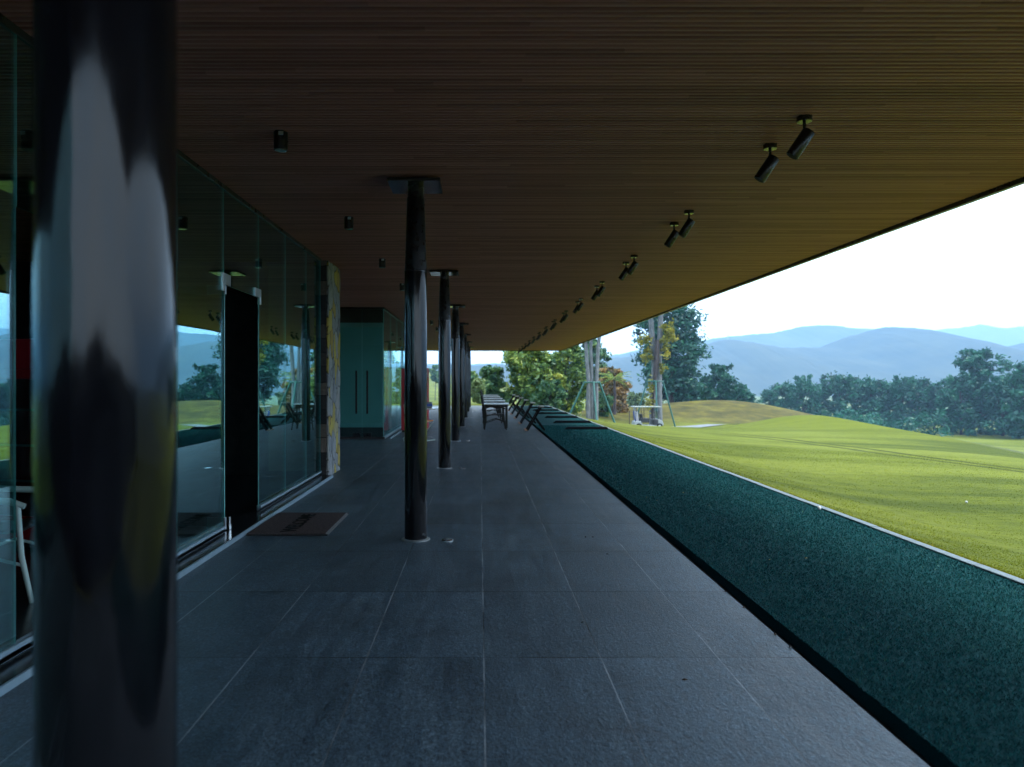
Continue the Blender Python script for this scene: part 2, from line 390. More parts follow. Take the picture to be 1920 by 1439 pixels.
# ------------------------------------------------------------------ geometry helpers
class MB:
    """collects shapes that become ONE mesh object"""
    def __init__(self):
        self.bm = bmesh.new()
    def box(self, x0, x1, y0, y1, z0, z1, mi=0):
        v = [self.bm.verts.new(c) for c in ((x0, y0, z0), (x1, y0, z0), (x1, y1, z0), (x0, y1, z0), (x0, y0, z1), (x1, y0, z1), (x1, y1, z1), (x0, y1, z1))]
        fs = []
        for q in ((3, 2, 1, 0), (4, 5, 6, 7), (0, 1, 5, 4), (1, 2, 6, 5), (2, 3, 7, 6), (3, 0, 4, 7)):
            f = self.bm.faces.new([v[i] for i in q]); f.material_index = mi; fs.append(f)
        return fs
    def tube(self, pts, rad, seg=12, cap=True, mi=0, smooth=True):
        pts = [Vector(p) for p in pts]
        if not isinstance(rad, (list, tuple)): rad = [rad] * len(pts)
        rings = []
        for i, p in enumerate(pts):
            d = (pts[min(i + 1, len(pts) - 1)] - pts[max(i - 1, 0)]).normalized()
            up = Vector((0, 0, 1)) if abs(d.z) < .95 else Vector((0, 1, 0))
            a = d.cross(up).normalized(); b = d.cross(a).normalized()
            rings.append([self.bm.verts.new(p + (a * math.cos(t) + b * math.sin(t)) * rad[i]) for t in [2 * math.pi * j / seg for j in range(seg)]])
        for r0, r1 in zip(rings, rings[1:]):
            for j in range(seg):
                f = self.bm.faces.new((r0[j], r0[(j + 1) % seg], r1[(j + 1) % seg], r1[j])); f.smooth = smooth; f.material_index = mi
        if cap:
            for r, rev in ((rings[0], True), (rings[-1], False)):
                f = self.bm.faces.new(r[::-1] if rev else r); f.material_index = mi
                for e in f.edges: e.smooth = False
        return self
    def lathe(self, prof, seg=48, cx=0, cy=0, cap=True):
        """prof: (radius, z) from bottom to top round a vertical axis"""
        rings = [[self.bm.verts.new((cx + r * math.cos(2 * math.pi * j / seg), cy + r * math.sin(2 * math.pi * j / seg), z)) for j in range(seg)] for r, z in prof]
        for r0, r1 in zip(rings, rings[1:]):
            for j in range(seg):
                f = self.bm.faces.new((r0[j], r0[(j + 1) % seg], r1[(j + 1) % seg], r1[j])); f.smooth = True
        if cap:
            for f in (self.bm.faces.new(rings[0][::-1]), self.bm.faces.new(rings[-1])):
                for e in f.edges: e.smooth = False
        for k in range(1, len(prof) - 1):
            a, b, c = (Vector(p) for p in prof[k - 1:k + 2])
            if (b - a).length > 1e-6 and (c - b).length > 1e-6 and (b - a).angle(c - b) > .35:
                for j in range(seg):
                    e = self.bm.edges.get((rings[k][j], rings[k][(j + 1) % seg]))
                    if e: e.smooth = False
        return self
    def bar(self, a, b, w, h, up=(0, 0, 1)):
        """a rectangular bar from a to b, w across, h along 'up'"""
        a, b = Vector(a), Vector(b)
        d = (b - a).normalized(); s = d.cross(Vector(up)).normalized(); u = s.cross(d).normalized()
        v = []
        for p in (a, b):
            for i, j in ((-1, -1), (1, -1), (1, 1), (-1, 1)):
                v.append(self.bm.verts.new(p + s * i * w / 2 + u * j * h / 2))
        for q in ((3, 2, 1, 0), (4, 5, 6, 7), (0, 1, 5, 4), (1, 2, 6, 5), (2, 3, 7, 6), (3, 0, 4, 7)):
            self.bm.faces.new([v[i] for i in q])
        return self
    def prism(self, poly, axis, a, b):
        """polygon in the plane across 'axis', extruded from a to b"""
        def P(u, v, w):
            return {'x': (w, u, v), 'y': (u, w, v), 'z': (u, v, w)}[axis]
        lo = [self.bm.verts.new(P(u, v, a)) for u, v in poly]; hi = [self.bm.verts.new(P(u, v, b)) for u, v in poly]
        self.bm.faces.new(lo[::-1]); self.bm.faces.new(hi)
        n = len(poly)
        for i in range(n):
            self.bm.faces.new((lo[i], lo[(i + 1) % n], hi[(i + 1) % n], hi[i]))
        return self
    def build(self, name, mats, parent=None, bevel=0, kind=None):
        bmesh.ops.recalc_face_normals(self.bm, faces=self.bm.faces)
        me = bpy.data.meshes.new(name)
        self.bm.to_mesh(me); self.bm.free()
        for m in (mats if isinstance(mats, (list, tuple)) else [mats]):
            me.materials.append(m)
        o = bpy.data.objects.new(name, me); COL.objects.link(o)
        if parent is not None: o.parent = parent
        if bevel:
            b = o.modifiers.new('edge', 'BEVEL'); b.width = bevel; b.segments = 2; b.limit_method = 'ANGLE'
        if kind: o['kind'] = kind
        return o

def from_arrays(name, verts, faces, mat, tint=None, smooth=False, parent=None, kind=None):
    """one mesh from numpy arrays; faces all of one size; tint: one value per vertex"""
    me = bpy.data.meshes.new(name)
    nv, nf, k = len(verts), len(faces), faces.shape[1]
    me.vertices.add(nv); me.vertices.foreach_set('co', np.ascontiguousarray(verts, dtype=np.float32).ravel())
    me.loops.add(nf * k); me.loops.foreach_set('vertex_index', np.ascontiguousarray(faces, dtype=np.int32).ravel())
    me.polygons.add(nf)
    me.polygons.foreach_set('loop_start', np.arange(0, nf * k, k, dtype=np.int32))
    if smooth: me.polygons.foreach_set('use_smooth', np.ones(nf, dtype=bool))
    me.update(calc_edges=True)
    if tint is not None:
        a = me.attributes.new('tint', 'FLOAT', 'POINT'); a.data.foreach_set('value', np.ascontiguousarray(tint, dtype=np.float32))
    me.materials.append(mat)
    o = bpy.data.objects.new(name, me); COL.objects.link(o)
    if parent is not None: o.parent = parent
    if kind: o['kind'] = kind
    return o

def thing(name, label, cat, loc=(0, 0, 0), rz=0, group=None):
    o = bpy.data.objects.new(name, None); COL.objects.link(o)
    o.empty_display_size = .2
    o.location = loc; o.rotation_euler = (0, 0, rz)
    o['label'] = label; o['category'] = cat
    if group: o['group'] = group
    return o
def tag(o, label, cat, group=None):
    o['label'] = label; o['category'] = cat
    if group: o['group'] = group
    return o
def copy_tree(o, parent=None):
    c = o.copy(); COL.objects.link(c)
    if parent is not None: c.parent = parent
    for ch in [x for x in bpy.data.objects if x.parent == o]:
        copy_tree(ch, c)
    return c

# ------------------------------------------------------------------ the ground
def ground_z(x, y):
    x = np.asarray(x, float); y = np.asarray(y, float)
    u=np.hypot(np.maximum(x-3.9,0),np.maximum(y-50,0)*.8)
    z=np.interp(u,[0,1,2.5,4,7,10,14,18,20,24,32,45,60,80,110,160,300,9000],[-.05,-.30,-.60,-.76,-.88,-.93,-1.0,-1.0,-1.10,-1.9,-3.6,-5.2,-6.2,-7.6,-8.2,-10.4,-17,-30])
    def g(cx,cy,sx,sy,a): return a*np.exp(-.5*(((x-cx)/sx)**2+((y-cy)/sy)**2))
    z=z+g(16.5,63,7.5,9.5,-1.75)
    z=z+g(27,88,9,10,2.7)         # mound
    z=z+g(14,92,8,9,.6)
    z=z+g(36,84,8,9,1.2)
    z=z-g(27,26,6,9,1.0)
    z=z+g(23.5,55,3.2,5,.75)-g(12,42,5,8,.28)
    z=z+.04*np.sin(x*.55+.13*y)*np.clip(u/8,0,1)
    # far-left rise
    z=z+ 26*np.clip((y-120)/300,0,1)**1.0*np.exp(-.5*((x+60-.0*y)/70)**2)
    return z
gz = lambda x, y: float(ground_z(x, y))

def ground():
    def axis(parts):
        return np.unique(np.concatenate([np.asarray(p, float) for p in parts]))
    xs = axis([np.linspace(-2600, -400, 12), np.linspace(-400, -60, 18), np.arange(-60, 3, 3.0), [3.83, 3.886], np.arange(4.2, 34, .4), np.arange(34, 90, 1.5), np.linspace(90, 400, 24), np.linspace(400, 3500, 14)])
    ys = axis([np.linspace(-900, -60, 12), np.arange(-60, 0, 4.0), np.arange(0, 42, .6), [42.58, 42.66], np.arange(43.2, 100, .6), np.arange(100, 190, 2.5), np.linspace(190, 500, 24), np.linspace(500, 3500, 18)])
    X, Y = np.meshgrid(xs, ys)
    Z = ground_z(X, Y)
    under = (X < 3.86) & (Y < 42.62)
    Z = np.where(under, -.45, Z)
    Z = np.where(Y < -20, Z - np.clip((-20 - Y) / 80, 0, 1) * 2.0, Z)
    V = np.stack([X.ravel(), Y.ravel(), Z.ravel()], 1)
    nx, ny = len(xs), len(ys)
    i = (np.arange(ny - 1)[:, None] * nx + np.arange(nx - 1)[None, :]).ravel()
    Fc = np.stack([i, i + 1, i + nx + 1, i + nx], 1)
    return from_arrays('lawn_ground', V, Fc, M['lawn'], smooth=True, kind='structure')
ground()

def grass_blades():
    n = 110000
    # thin out with distance so that blades stay about as large as they look
    v = rng.random(n)
    y = 4.6 * (26 / 4.6) ** (v ** 1.35)
    x = 3.895 + rng.random(n) ** 1.25 * np.minimum(12.5, .80 * y)
    keep = x < .78 * y + .2
    x, y = x[keep], y[keep]; n = len(x)
    edge = np.clip((4.35 - x) / .4, 0, 1)
    hgt = (.006 + .008 * rng.random(n)) * (1 + .02 * y) + edge * rng.random(n) * .05
    w = (.0022 + .0005 * y) * (.7 + .6 * rng.random(n))
    a = rng.random(n) * 2 * np.pi
    lean = rng.normal(0, .6, (n, 2)) * hgt[:, None]
    z = ground_z(x, y) - .004
    dx, dy = np.cos(a) * w, np.sin(a) * w
    V = np.empty((n, 3, 3))
    V[:, 0] = np.stack([x - dx, y - dy, z], 1); V[:, 1] = np.stack([x + dx, y + dy, z], 1)
    V[:, 2] = np.stack([x + lean[:, 0], y + lean[:, 1], z + hgt], 1)
    t = np.repeat(rng.random(n), 3)
    from_arrays('lawn_grass', V.reshape(-1, 3), np.arange(3 * n).reshape(-1, 3), M['blade'], t, kind='stuff')
grass_blades()

# terrace, turf strip, kerb, path
END = 42.5
mb = MB(); mb.box(-14, 1.655, -3.2, END, -.30, 0); mb.build('terrace_floor', M['tiles'], kind='structure')
mb = MB(); mb.box(1.659, 1.775, -3.2, END, -.30, -.085); mb.build('gutter', M['gutter'], kind='structure')
mb = MB(); mb.box(1.779, 3.79, -3.2, END, -.28, -.012); mb.build('turf_strip', M['turf'], kind='structure')
def turf_fibres():
    n = 230000
    v = rng.random(n)
    y = 1.9 * (24 / 1.9) ** v
    x = 1.772 + rng.random(n) * 2.02
    keep = (x < .80 * y + .4)
    x, y = x[keep], y[keep]; n = len(x)
    hgt = (.008 + .010 * rng.random(n)) * (1 + .02 * y); w = (.0012 + .0003 * y) * (.7 + .6 * rng.random(n))
    a = rng.random(n) * 2 * np.pi
    lean = rng.normal(0, .7, (n, 2)) * hgt[:, None]
    z = np.full(n, -.014); dx, dy = np.cos(a) * w, np.sin(a) * w
    V = np.empty((n, 3, 3))
    V[:, 0] = np.stack([x - dx, y - dy, z], 1); V[:, 1] = np.stack([x + dx, y + dy, z], 1)
    V[:, 2] = np.stack([x + lean[:, 0], y + lean[:, 1], z + hgt], 1)
    t = np.repeat(np.clip(rng.random(n) ** 1.2, 0, 1), 3)
    from_arrays('turf_fibres', V.reshape(-1, 3), np.arange(3 * n).reshape(-1, 3), M['turf_fibre'], t, kind='stuff')
turf_fibres()
mb = MB()
y = -3.2
while y < END:
    y1 = min(y + 1.5, END); mb.box(3.796, 3.878, y + .004, y1 - .004, -.40, .004 + random.uniform(-.003, .003)); y = y1
mb.box(1.9, 3.878, END + .004, END + .10, -.4, .006)
mb.build('kerb_strip', M['kerb'], kind='structure', bevel=.006)

def cart_path():
    pts = [(-2, 58.5), (6, 61.5), (12, 63.4), (17, 64.2), (20.5, 64.4), (24, 62.5)]
    ps = []
    for i in range(len(pts) - 1):
        for t in np.linspace(0, 1, 14, endpoint=False):
            ps.append((pts[i][0] * (1 - t) + pts[i + 1][0] * t, pts[i][1] * (1 - t) + pts[i + 1][1] * t))
    V, Fc = [], []
    for i, (x, y) in enumerate(ps):
        for k, off in enumerate((-1.0, -.5, 0, .5, 1.0)):
            V.append((x, y + off, gz(x, y + off) + .05))
        if i:
            for k in range(4):
                a = (i - 1) * 5 + k; Fc.append((a, a + 5, a + 6, a + 1))
    from_arrays('cart_path', np.array(V), np.array(Fc), M['path'], smooth=True, kind='structure')
cart_path()

# ------------------------------------------------------------------ the roof
roof = thing('veranda_roof', 'long flat veranda roof with brown slatted ceiling over the terrace', 'roof')
Y0, Y1, XE = -2.3, 44.2, 4.83
mb = MB(); mb.box(-13.0, XE - .06, Y0, Y1, CEIL + .051, CEIL + .42); mb.build('roof_slab', M['roof_dark'], roof)
def slats():
    ny = int((Y1 - Y0 - .1) / .05)
    prof = np.array([(.000, .050), (.001, .003), (.004, .0), (.025, .0), (.028, .003), (.029, .050)])
    x0, x1 = -13.0, XE - .08
    V, Fc = [], []
    for j in range(ny):
        yb = Y0 + .05 + j * .05
        b = len(V)
        for x in (x0, x1):
            for (dy, dz) in prof: V.append((x, yb + dy, CEIL + dz))
        for k in range(5): Fc.append((b + k, b + k + 1, b + 6 + k + 1, b + 6 + k))
    from_arrays('ceiling_slats', np.array(V), np.array(Fc)[:, ::-1], M['slats'], parent=roof)
slats()
mb = MB()
mb.box(XE - .056, XE, Y0, Y1, CEIL - .035, CEIL + .46)
mb.box(-13, XE - .06, Y1 + .003, Y1 + .06, CEIL - .035, CEIL + .46)
mb.box(-13, XE - .06, Y0 - .06, Y0 - .003, CEIL - .035, CEIL + .46)
mb.build('fascia', M['fascia'], roof, bevel=.004)

# ------------------------------------------------------------------ columns with their floor lights
CX = -.575
cols_y = [1.16, 6.72, 12.18, 17.64, 23.1, 28.55, 34.0, 39.4]
def make_column():
    t = thing('steel_column', '', 'column')
    mb = MB(); mb.lathe([(.1, .012), (.1, 2.385)], 64); mb.build('shaft', M['black_gloss'], t)
    mb = MB(); mb.lathe([(.099, 2.386), (.1015, 2.389), (.1015, 2.396), (.099, 2.399)], 48); mb.build('joint_ring', M['plate'], t)
    mb = MB(); mb.lathe([(.099, 2.40), (.097, 2.42), (.079, 3.05), (.0785, 3.052)], 48); mb.build('tapered_head', M['black_satin'], t)
    mb = MB(); mb.lathe([(.073, 3.053), (.073, 3.147)], 40); mb.build('neck', M['black_satin'], t)
    mb = MB(); mb.box(-.23, .23, -.23, .23, 3.148, 3.176); mb.build('cap_plate', M['plate'], t, bevel=.003)
    mb = MB(); mb.box(-.12, .12, -.12, .12, 3.177, 3.21); mb.build('head_block', M['black_matt'], t)
    mb = MB(); mb.lathe([(.128, .001), (.128, .006), (.118, .011), (.101, .012)], 48); mb.build('base_ring', M['steel'], t)
    return t
col_labels = ['glossy black column filling the left foreground, closest to the camera', 'glossy black column beside the doormat with its cap plate in full view',
    'black column standing in line right behind the one beside the doormat', 'black column two behind the doormat one, left of the picnic chairs']
c0 = make_column()
for i, y in enumerate(cols_y):
    c = c0 if i == 0 else copy_tree(c0)
    c.location = (CX, y, 0)
    c['label'] = col_labels[i] if i < 4 else 'slim black column, %s of the line counting away from the camera' % ordinal(i + 1)
    c['group'] = 'black steel columns along the terrace'
def make_floor_light():
    t = thing('floor_light', '', 'light')
    mb = MB(); mb.lathe([(.052, .001), (.052, .008), (.044, .014), (.036, .014)], 32); mb.build('rim', M['chrome'], t)
    mb = MB(); mb.lathe([(.0355, .004), (.0355, .012), (.02, .0135)], 32); mb.build('lens', M['glass_edge'], t)
    return t
f0 = make_floor_light()
for i, y in enumerate(cols_y[1:7]):
    c = f0 if i == 0 else copy_tree(f0)
    c.location = (-.29, y - .06, 0)
    c['label'] = 'small round steel floor light right of the ' + ('column by the doormat' if i == 0 else '%s column from the camera' % ordinal(i + 2))
    c['group'] = 'round lights set in the terrace floor'

# ------------------------------------------------------------------ ceiling lights
def make_downlight():
    t = thing('downlight', '', 'light')
    mb = MB(); mb.lathe([(.047, -.128), (.05, -.125), (.05, 0.004)], 36, cap=True); mb.build('housing', M['black_satin'], t)
    mb = MB(); mb.lathe([(.040, -.131), (.040, -.1285)], 30); mb.build('reflector', M['lamp_face'], t)
    mb = MB(); mb.box(-.004, .030, -.0535, -.044, -.032, -.006); mb.build('bracket', M['steel'], t)
    return t
d0 = make_downlight()
dl = [5.39 + 2.8 * i for i in range(12)]
for i, y in enumerate(dl):
    c = d0 if i == 0 else copy_tree(d0)
    c.location = (-1.43, y, CEIL)
    c['label'] = 'stubby black cylinder downlight on the slatted ceiling, ' + ('nearest to the camera' if i == 0 else '%s in its row from the camera' % ordinal(i + 1))
    c['group'] = 'cylinder downlights on the ceiling'
def make_spot():
    t = thing('spotlight', '', 'light')
    mb = MB(); mb.lathe([(.047, -.034), (.05, -.031), (.05, .004)], 36); mb.build('ceiling_rose', M['plate'], t)
    mb = MB(); mb.tube([(0, 0, -.034), (0, 0, -.115)], .011, 12); mb.build('stem', M['black_satin'], t)
    d = Vector((-.52, .12, -.80)).normalized()
    a = Vector((.028, -.01, -.098)); b = a + d * .195
    mb = MB(); mb.tube([a, a + d * .006, b - d * .006, b], [.040, .044, .044, .042], 32); mb.build('lamp_can', M['black_satin'], t)
    mb = MB(); mb.tube([b + d * .0005, b + d * .003], .034, 28); mb.build('lamp_glass', M['black_matt'], t)
    return t
s0 = make_spot()
first = True
for i in range(14):
    for j in (0, 1):
        y = 5.07 + 2.8 * i + .6 * j
        c = s0 if first else copy_tree(s0)
        first = False
        c.location = (2.19, y, CEIL)
        c.rotation_euler = (0, 0, R(random.uniform(-9, 9) + (25 if i > 6 else 0)))
        which = 'nearer' if j == 0 else 'farther'
        c['label'] = 'tilted black spotlight, %s one of the %s on the ceiling' % (which, 'pair closest to the camera' if i == 0 else '%s pair from the camera' % ordinal(i + 1))
        c['group'] = 'pairs of tilted spotlights on the ceiling'

# ------------------------------------------------------------------ front glass wall
GX = -2.34
wall = thing('glass_wall', 'teal tinted glass wall of tall panes with an open glass door by the doormat', 'glass wall', (GX, 0, 0))
ZT = CEIL - .015
def pane(name, parent, x0, x1, y0, y1, z0, z1, along='y', glass='glass'):
    mb = MB(); mb.box(x0, x1, y0, y1, z0, z1)
    for f in mb.bm.faces:
        c = f.calc_center_median(); n = f.normal
        f.normal_update(); n = f.normal
        big = abs(n.x) > .5 if along == 'y' else abs(n.y) > .5
        f.material_index = 0 if big else 1
    return mb.build(name, [M[glass], M['glass_edge']], parent)
edges = [-2.2, -1.6, -.5, .6, 1.68, 2.74, 3.78, 4.76, 5.79, 6.84]
for a, b in zip(edges, edges[1:]):
    # the bay at 3.78 m is a second, open doorway: only its transom is glazed
    pane('transom_pane' if a == 3.78 else 'pane', wall, -.006, .006, a + .003, b - .003, 2.297 if a == 3.78 else .075, ZT)
DOOR0, DOOR1, DH = 6.84, 7.93, 2.285
for a, b in zip([7.93, 9.02, 10.10], [9.02, 10.10, 11.0]):
    pane('pane', wall, -.006, .006, a + .003, b - .003, .075, ZT)
pane('transom_pane', wall, -.006, .006, DOOR0 + .003, DOOR1 - .003, DH + .012, ZT)
# bottom and head channels, granite sill with a bright nosing
for y0, y1 in ((-2.2, DOOR0 - .012), (DOOR1 + .012, 11.0)):
    mb = MB(); mb.box(-.022, -.0075, y0, y1, .046, .098); mb.box(.0075, .022, y0, y1, .046, .098); mb.box(-.022, .022, y0, y1, .044, .073); mb.build('base_channel', M['alu'], wall)
mb = MB(); mb.box(-.02, .02, -2.2, 11.0, CEIL - .012, CEIL - .001); mb.box(-.02, -.008, -2.2, 11, CEIL - .04, CEIL - .0125); mb.box(.008, .02, -2.2, 11, CEIL - .04, CEIL - .0125); mb.build('head_channel', M['fascia'], wall)
mb = MB(); mb.box(-.10, .176, -2.2, 11.0, .002, .040); mb.build('sill', M['sill'], wall)
mb = MB(); mb.box(.177, .190, -2.2, 11.0, .002, .043); mb.build('sill_trim', M['alu'], wall)
# door leaf swung inwards, hinged on its near jamb
leaf = thing('door_leaf', '', 'door'); del leaf['label'], leaf['category']
leaf.parent = wall; leaf.location = (-.01, DOOR0 + .07, 0); leaf.rotation_euler = (0, 0, R(81))
mb = MB(); mb.box(-.006, .006, .0, 1.0, .07, DH)
for f in mb.bm.faces:
    f.normal_update(); f.material_index = 0 if abs(f.normal.x) > .5 else 1
g = mb.build('leaf_pane', [M['glass'], M['glass_edge']], leaf)
for z0, z1 in ((.05, .16), (DH - .07, DH + .012)):
    mb = MB(); mb.box(-.014, .014, -.012, .17, z0, z1); mb.build('patch_fitting', M['steel'], leaf, bevel=.003)
mb = MB(); mb.tube([(.055, .9, .80), (.055, .9, 1.75)], .016, 14); mb.bar((.0, .9, .95), (.055, .9, .95), .014, .014); mb.bar((.0, .9, 1.6), (.055, .9, 1.6), .014, .014); mb.build('handle', M['steel'], leaf)
# patch fittings on the transom corners
for y0, y1, z0, z1 in ((DOOR0 - .045, DOOR0 + .012, DH - .05, DH + .115), (DOOR0 + .0125, DOOR0 + .17, DH + .012, DH + .115), (DOOR1 - .16, DOOR1 + .012, DH + .012, DH + .10), (DOOR1 + .0125, DOOR1 + .055, DH - .06, DH + .10)):
    mb = MB(); mb.box(-.016, .016, y0, y1, z0, z1); mb.build('patch_fitting', M['steel'], wall, bevel=.003)
mb = MB(); mb.tube([(.02, DOOR0 + .12, .044), (.02, DOOR0 + .12, .16)], .014, 12); mb.build('pivot', M['chrome'], wall)

# interior behind that glass: dark floor, dark walls, one olive wall panel
inn = thing('interior_walls', 'dark interior walls of the room behind the tinted glass', 'wall', (GX, 0, 0))
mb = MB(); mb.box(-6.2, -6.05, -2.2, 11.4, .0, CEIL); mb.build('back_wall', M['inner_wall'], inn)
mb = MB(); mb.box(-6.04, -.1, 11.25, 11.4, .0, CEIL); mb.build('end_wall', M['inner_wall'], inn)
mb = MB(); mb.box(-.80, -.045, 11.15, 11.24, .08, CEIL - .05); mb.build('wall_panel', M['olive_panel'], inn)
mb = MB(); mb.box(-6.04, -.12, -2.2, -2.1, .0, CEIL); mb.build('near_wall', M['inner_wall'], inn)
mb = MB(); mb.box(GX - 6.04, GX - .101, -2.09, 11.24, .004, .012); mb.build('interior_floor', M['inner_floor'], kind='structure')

# stone pier at the end of the glass
pier = thing('stone_pier', 'pier of grey and yellow crazy stone at the end of the glass wall', 'pier', (-2.34, 11.0, 0))
def rough_block(name, x0, x1, y0, y1, z1, mat, parent, amp):
    bm = bmesh.new()
    bmesh.ops.create_cube(bm, size=1)
    bmesh.ops.scale(bm, vec=(x1 - x0, y1 - y0, z1), verts=bm.verts)
    bmesh.ops.translate(bm, vec=((x0 + x1) / 2, (y0 + y1) / 2, z1 / 2), verts=bm.verts)
    bmesh.ops.subdivide_edges(bm, edges=bm.edges[:], cuts=17, use_grid_fill=True)
    bm.normal_update()
    for v in bm.verts:
        r = math.sin(v.co.z * 9 + v.co.y * 7) * .5 + math.sin(v.co.z * 23 + v.co.x * 31 + v.co.y * 17) * .5
        v.co += v.normal * amp * r
    m = MB(); m.bm.free(); m.bm = bm
    return m.build(name, mat, parent)
rough_block('stone_face', .086, .108, .05, .98, CEIL - .012, M['crazy'], pier, .008)
rough_block('stone_flank', -.02, .080, .035, .96, CEIL - .012, M['blocks'], pier, .004)

# ------------------------------------------------------------------ second glass room
room = thing('glass_room', 'farther glass room with teal front and long door handles, behind the stone pier', 'glass room', (-2.34, 18.2, 0))
for a, b in ((-4.4, -3.2), (-3.2, -1.42)):
    pane('pane', room, a + .003, b - .003, -.006, .006, .06, ZT, 'x', 'clear_glass')
for a, b in ((-1.42, -.52), (-.515, -.03)):
    d = bpy.data.objects.new('door', None); COL.objects.link(d); d.parent = room
    pane('door_pane', d, a + .003, b - .003, -.006, .006, .06, 2.30, 'x', 'clear_glass')
    hx = b - .13 if a < -1 else a + .13
    mb = MB(); mb.tube([(hx, -.06, .62), (hx, -.06, 1.66)], .022, 14); mb.bar((hx, -.06, .8), (hx, .0, .8), .016, .016); mb.bar((hx, -.06, 1.5), (hx, .0, 1.5), .016, .016); mb.build('handle', M['chair_brown'], d)
    mb = MB(); mb.box(hx - .09, hx + .09, -.013, .013, .05, .15); mb.build('patch_fitting', M['black_satin'], d)
    pane('transom_pane', room, a + .003, b - .003, -.006, .006, 2.305, ZT, 'x', 'clear_glass')
ys = [.0, 1.5, 3.0, 4.5, 6.3]
for a, b in zip(ys, ys[1:]):
    pane('side_pane', room, -.006, .006, a + .01, b - .003, .06, ZT, 'y', 'clear_glass')
mb = MB(); mb.box(-4.4, -.035, .24, .30, .27, 2.84); mb.build('screen_board', M['teal_film'], room)
mb = MB(); mb.box(-4.4, -.03, .301, .36, .02, CEIL - .003); mb.build('screen_frame', M['inner_wall'], room)
mb = MB(); mb.box(-4.4, .03, -.03, .03, .002, .058); mb.build('front_sill', M['black_matt'], room)
mb = MB(); mb.box(-.03, .03, .031, 6.3, .002, .058); mb.box(.16, .175, .0, 6.3, .002, .04); mb.build('side_sill', M['alu'], room)
mb = MB(); mb.box(-4.4, .02, -.02, .02, CEIL - .05, CEIL - .001); mb.build('front_head_channel', M['black_satin'], room)
mb = MB(); mb.box(-.02, .02, .021, 6.3, CEIL - .05, CEIL - .001); mb.build('side_head_channel', M['black_satin'], room)

# ------------------------------------------------------------------ doormat
dm = thing('doormat', 'dark brown welcome mat with black lettering at the open glass door', 'doormat', (-2.135, 6.88, 0))
mb = MB(); mb.box(.0, .715, 0, 1.09, .006, .020); mb.build('mat_pile', M['mat'], dm, bevel=.003)
for q in (-.022, 1.092):
    mb = MB(); mb.box(.0, .74, q, q + .02, .003, .013); mb.build('rubber_border', M['mat_black'], dm)
mb = MB(); mb.box(.717, .724, -.001, 1.091, .003, .020); mb.box(.730, .738, -.001, 1.091, .003, .012); mb.build('light_border', M['mat_edge'], dm)
cu = bpy.data.curves.new('lettering', 'FONT'); cu.body = 'WELCOME'; cu.size = .19; cu.extrude = .0018; cu.offset = .004; cu.align_x = 'CENTER'; cu.align_y = 'CENTER'
to = bpy.data.objects.new('lettering', cu); COL.objects.link(to)
bpy.context.view_layer.update()
me = bpy.data.meshes.new_from_object(to.evaluated_get(bpy.context.evaluated_depsgraph_get()))
bpy.data.objects.remove(to)
me.name = 'lettering'; me.materials.clear(); me.materials.append(M['mat_text'])
lo = bpy.data.objects.new('lettering', me); COL.objects.link(lo); lo.parent = dm
w = max(v.co.x for v in me.vertices) - min(v.co.x for v in me.vertices)
lo.scale = (.92 / w, 1.0, 1); lo.rotation_euler = (0, 0, R(90)); lo.location = (.36, .53, .0215)

# ------------------------------------------------------------------ tees: rubber strips, bag stands, tables and chairs
bays = [21.5 + 3.4 * i for i in range(6)]
def make_strip():
    mb = MB()
    mb.prism([(-.66, 0), (-.56, .075), (.56, .075), (.66, 0)], 'y', -.09, .09)
    return mb.build('tee_divider', M['rubber'], bevel=.006)
t0 = make_strip()
for i, y in enumerate(bays):
    o = t0 if i == 0 else copy_tree(t0)
    o.location = (3.13, y + .5, -.008)
    tag(o, 'low black rubber divider across the green turf, ' + ('nearest to the camera' if i == 0 else '%s from the near end' % ordinal(i + 1)), 'tee divider', 'rubber tee dividers on the turf')

def make_bagstand():
    t = thing('bag_stand', '', 'bag stand')
    for s in (0, .42):
        mb = MB(); mb.bar((-.22, s, .02), (.16, s, .665), .05, .135, (0, 1, 0)); mb.build('long_bar', M['brown_steel'], t, bevel=.004)
        mb = MB(); mb.bar((.27, s + .052, .02), (-.005, s + .052, .39), .05, .115, (0, 1, 0)); mb.build('short_leg', M['brown_steel'], t, bevel=.004)
        mb = MB(); mb.box(-.29, -.20, s - .03, s + .03, .001, .045); mb.build('foot', M['copper'], t, bevel=.006)
    mb = MB(); mb.box(.10, .25, -.03, .45, .672, .705); mb.build('top_rest', M['pale_wood'], t, bevel=.006)
    for q, z in ((-.005, .36), (-.14, .14)):
        mb = MB(); mb.tube([(q, .03, z), (q, .39, z)], .013, 10); mb.build('crossbar', M['brown_steel'], t)
    return t
b0 = make_bagstand()
for i, y in enumerate(bays):
    o = b0 if i == 0 else copy_tree(b0)
    o.location = (1.56, y - .3, 0)
    o['label'] = 'dark X shaped bag stand on the turf edge, ' + ('nearest to the camera' if i == 0 else '%s from the camera' % ordinal(i + 1))
    o['group'] = 'golf bag stands along the turf'

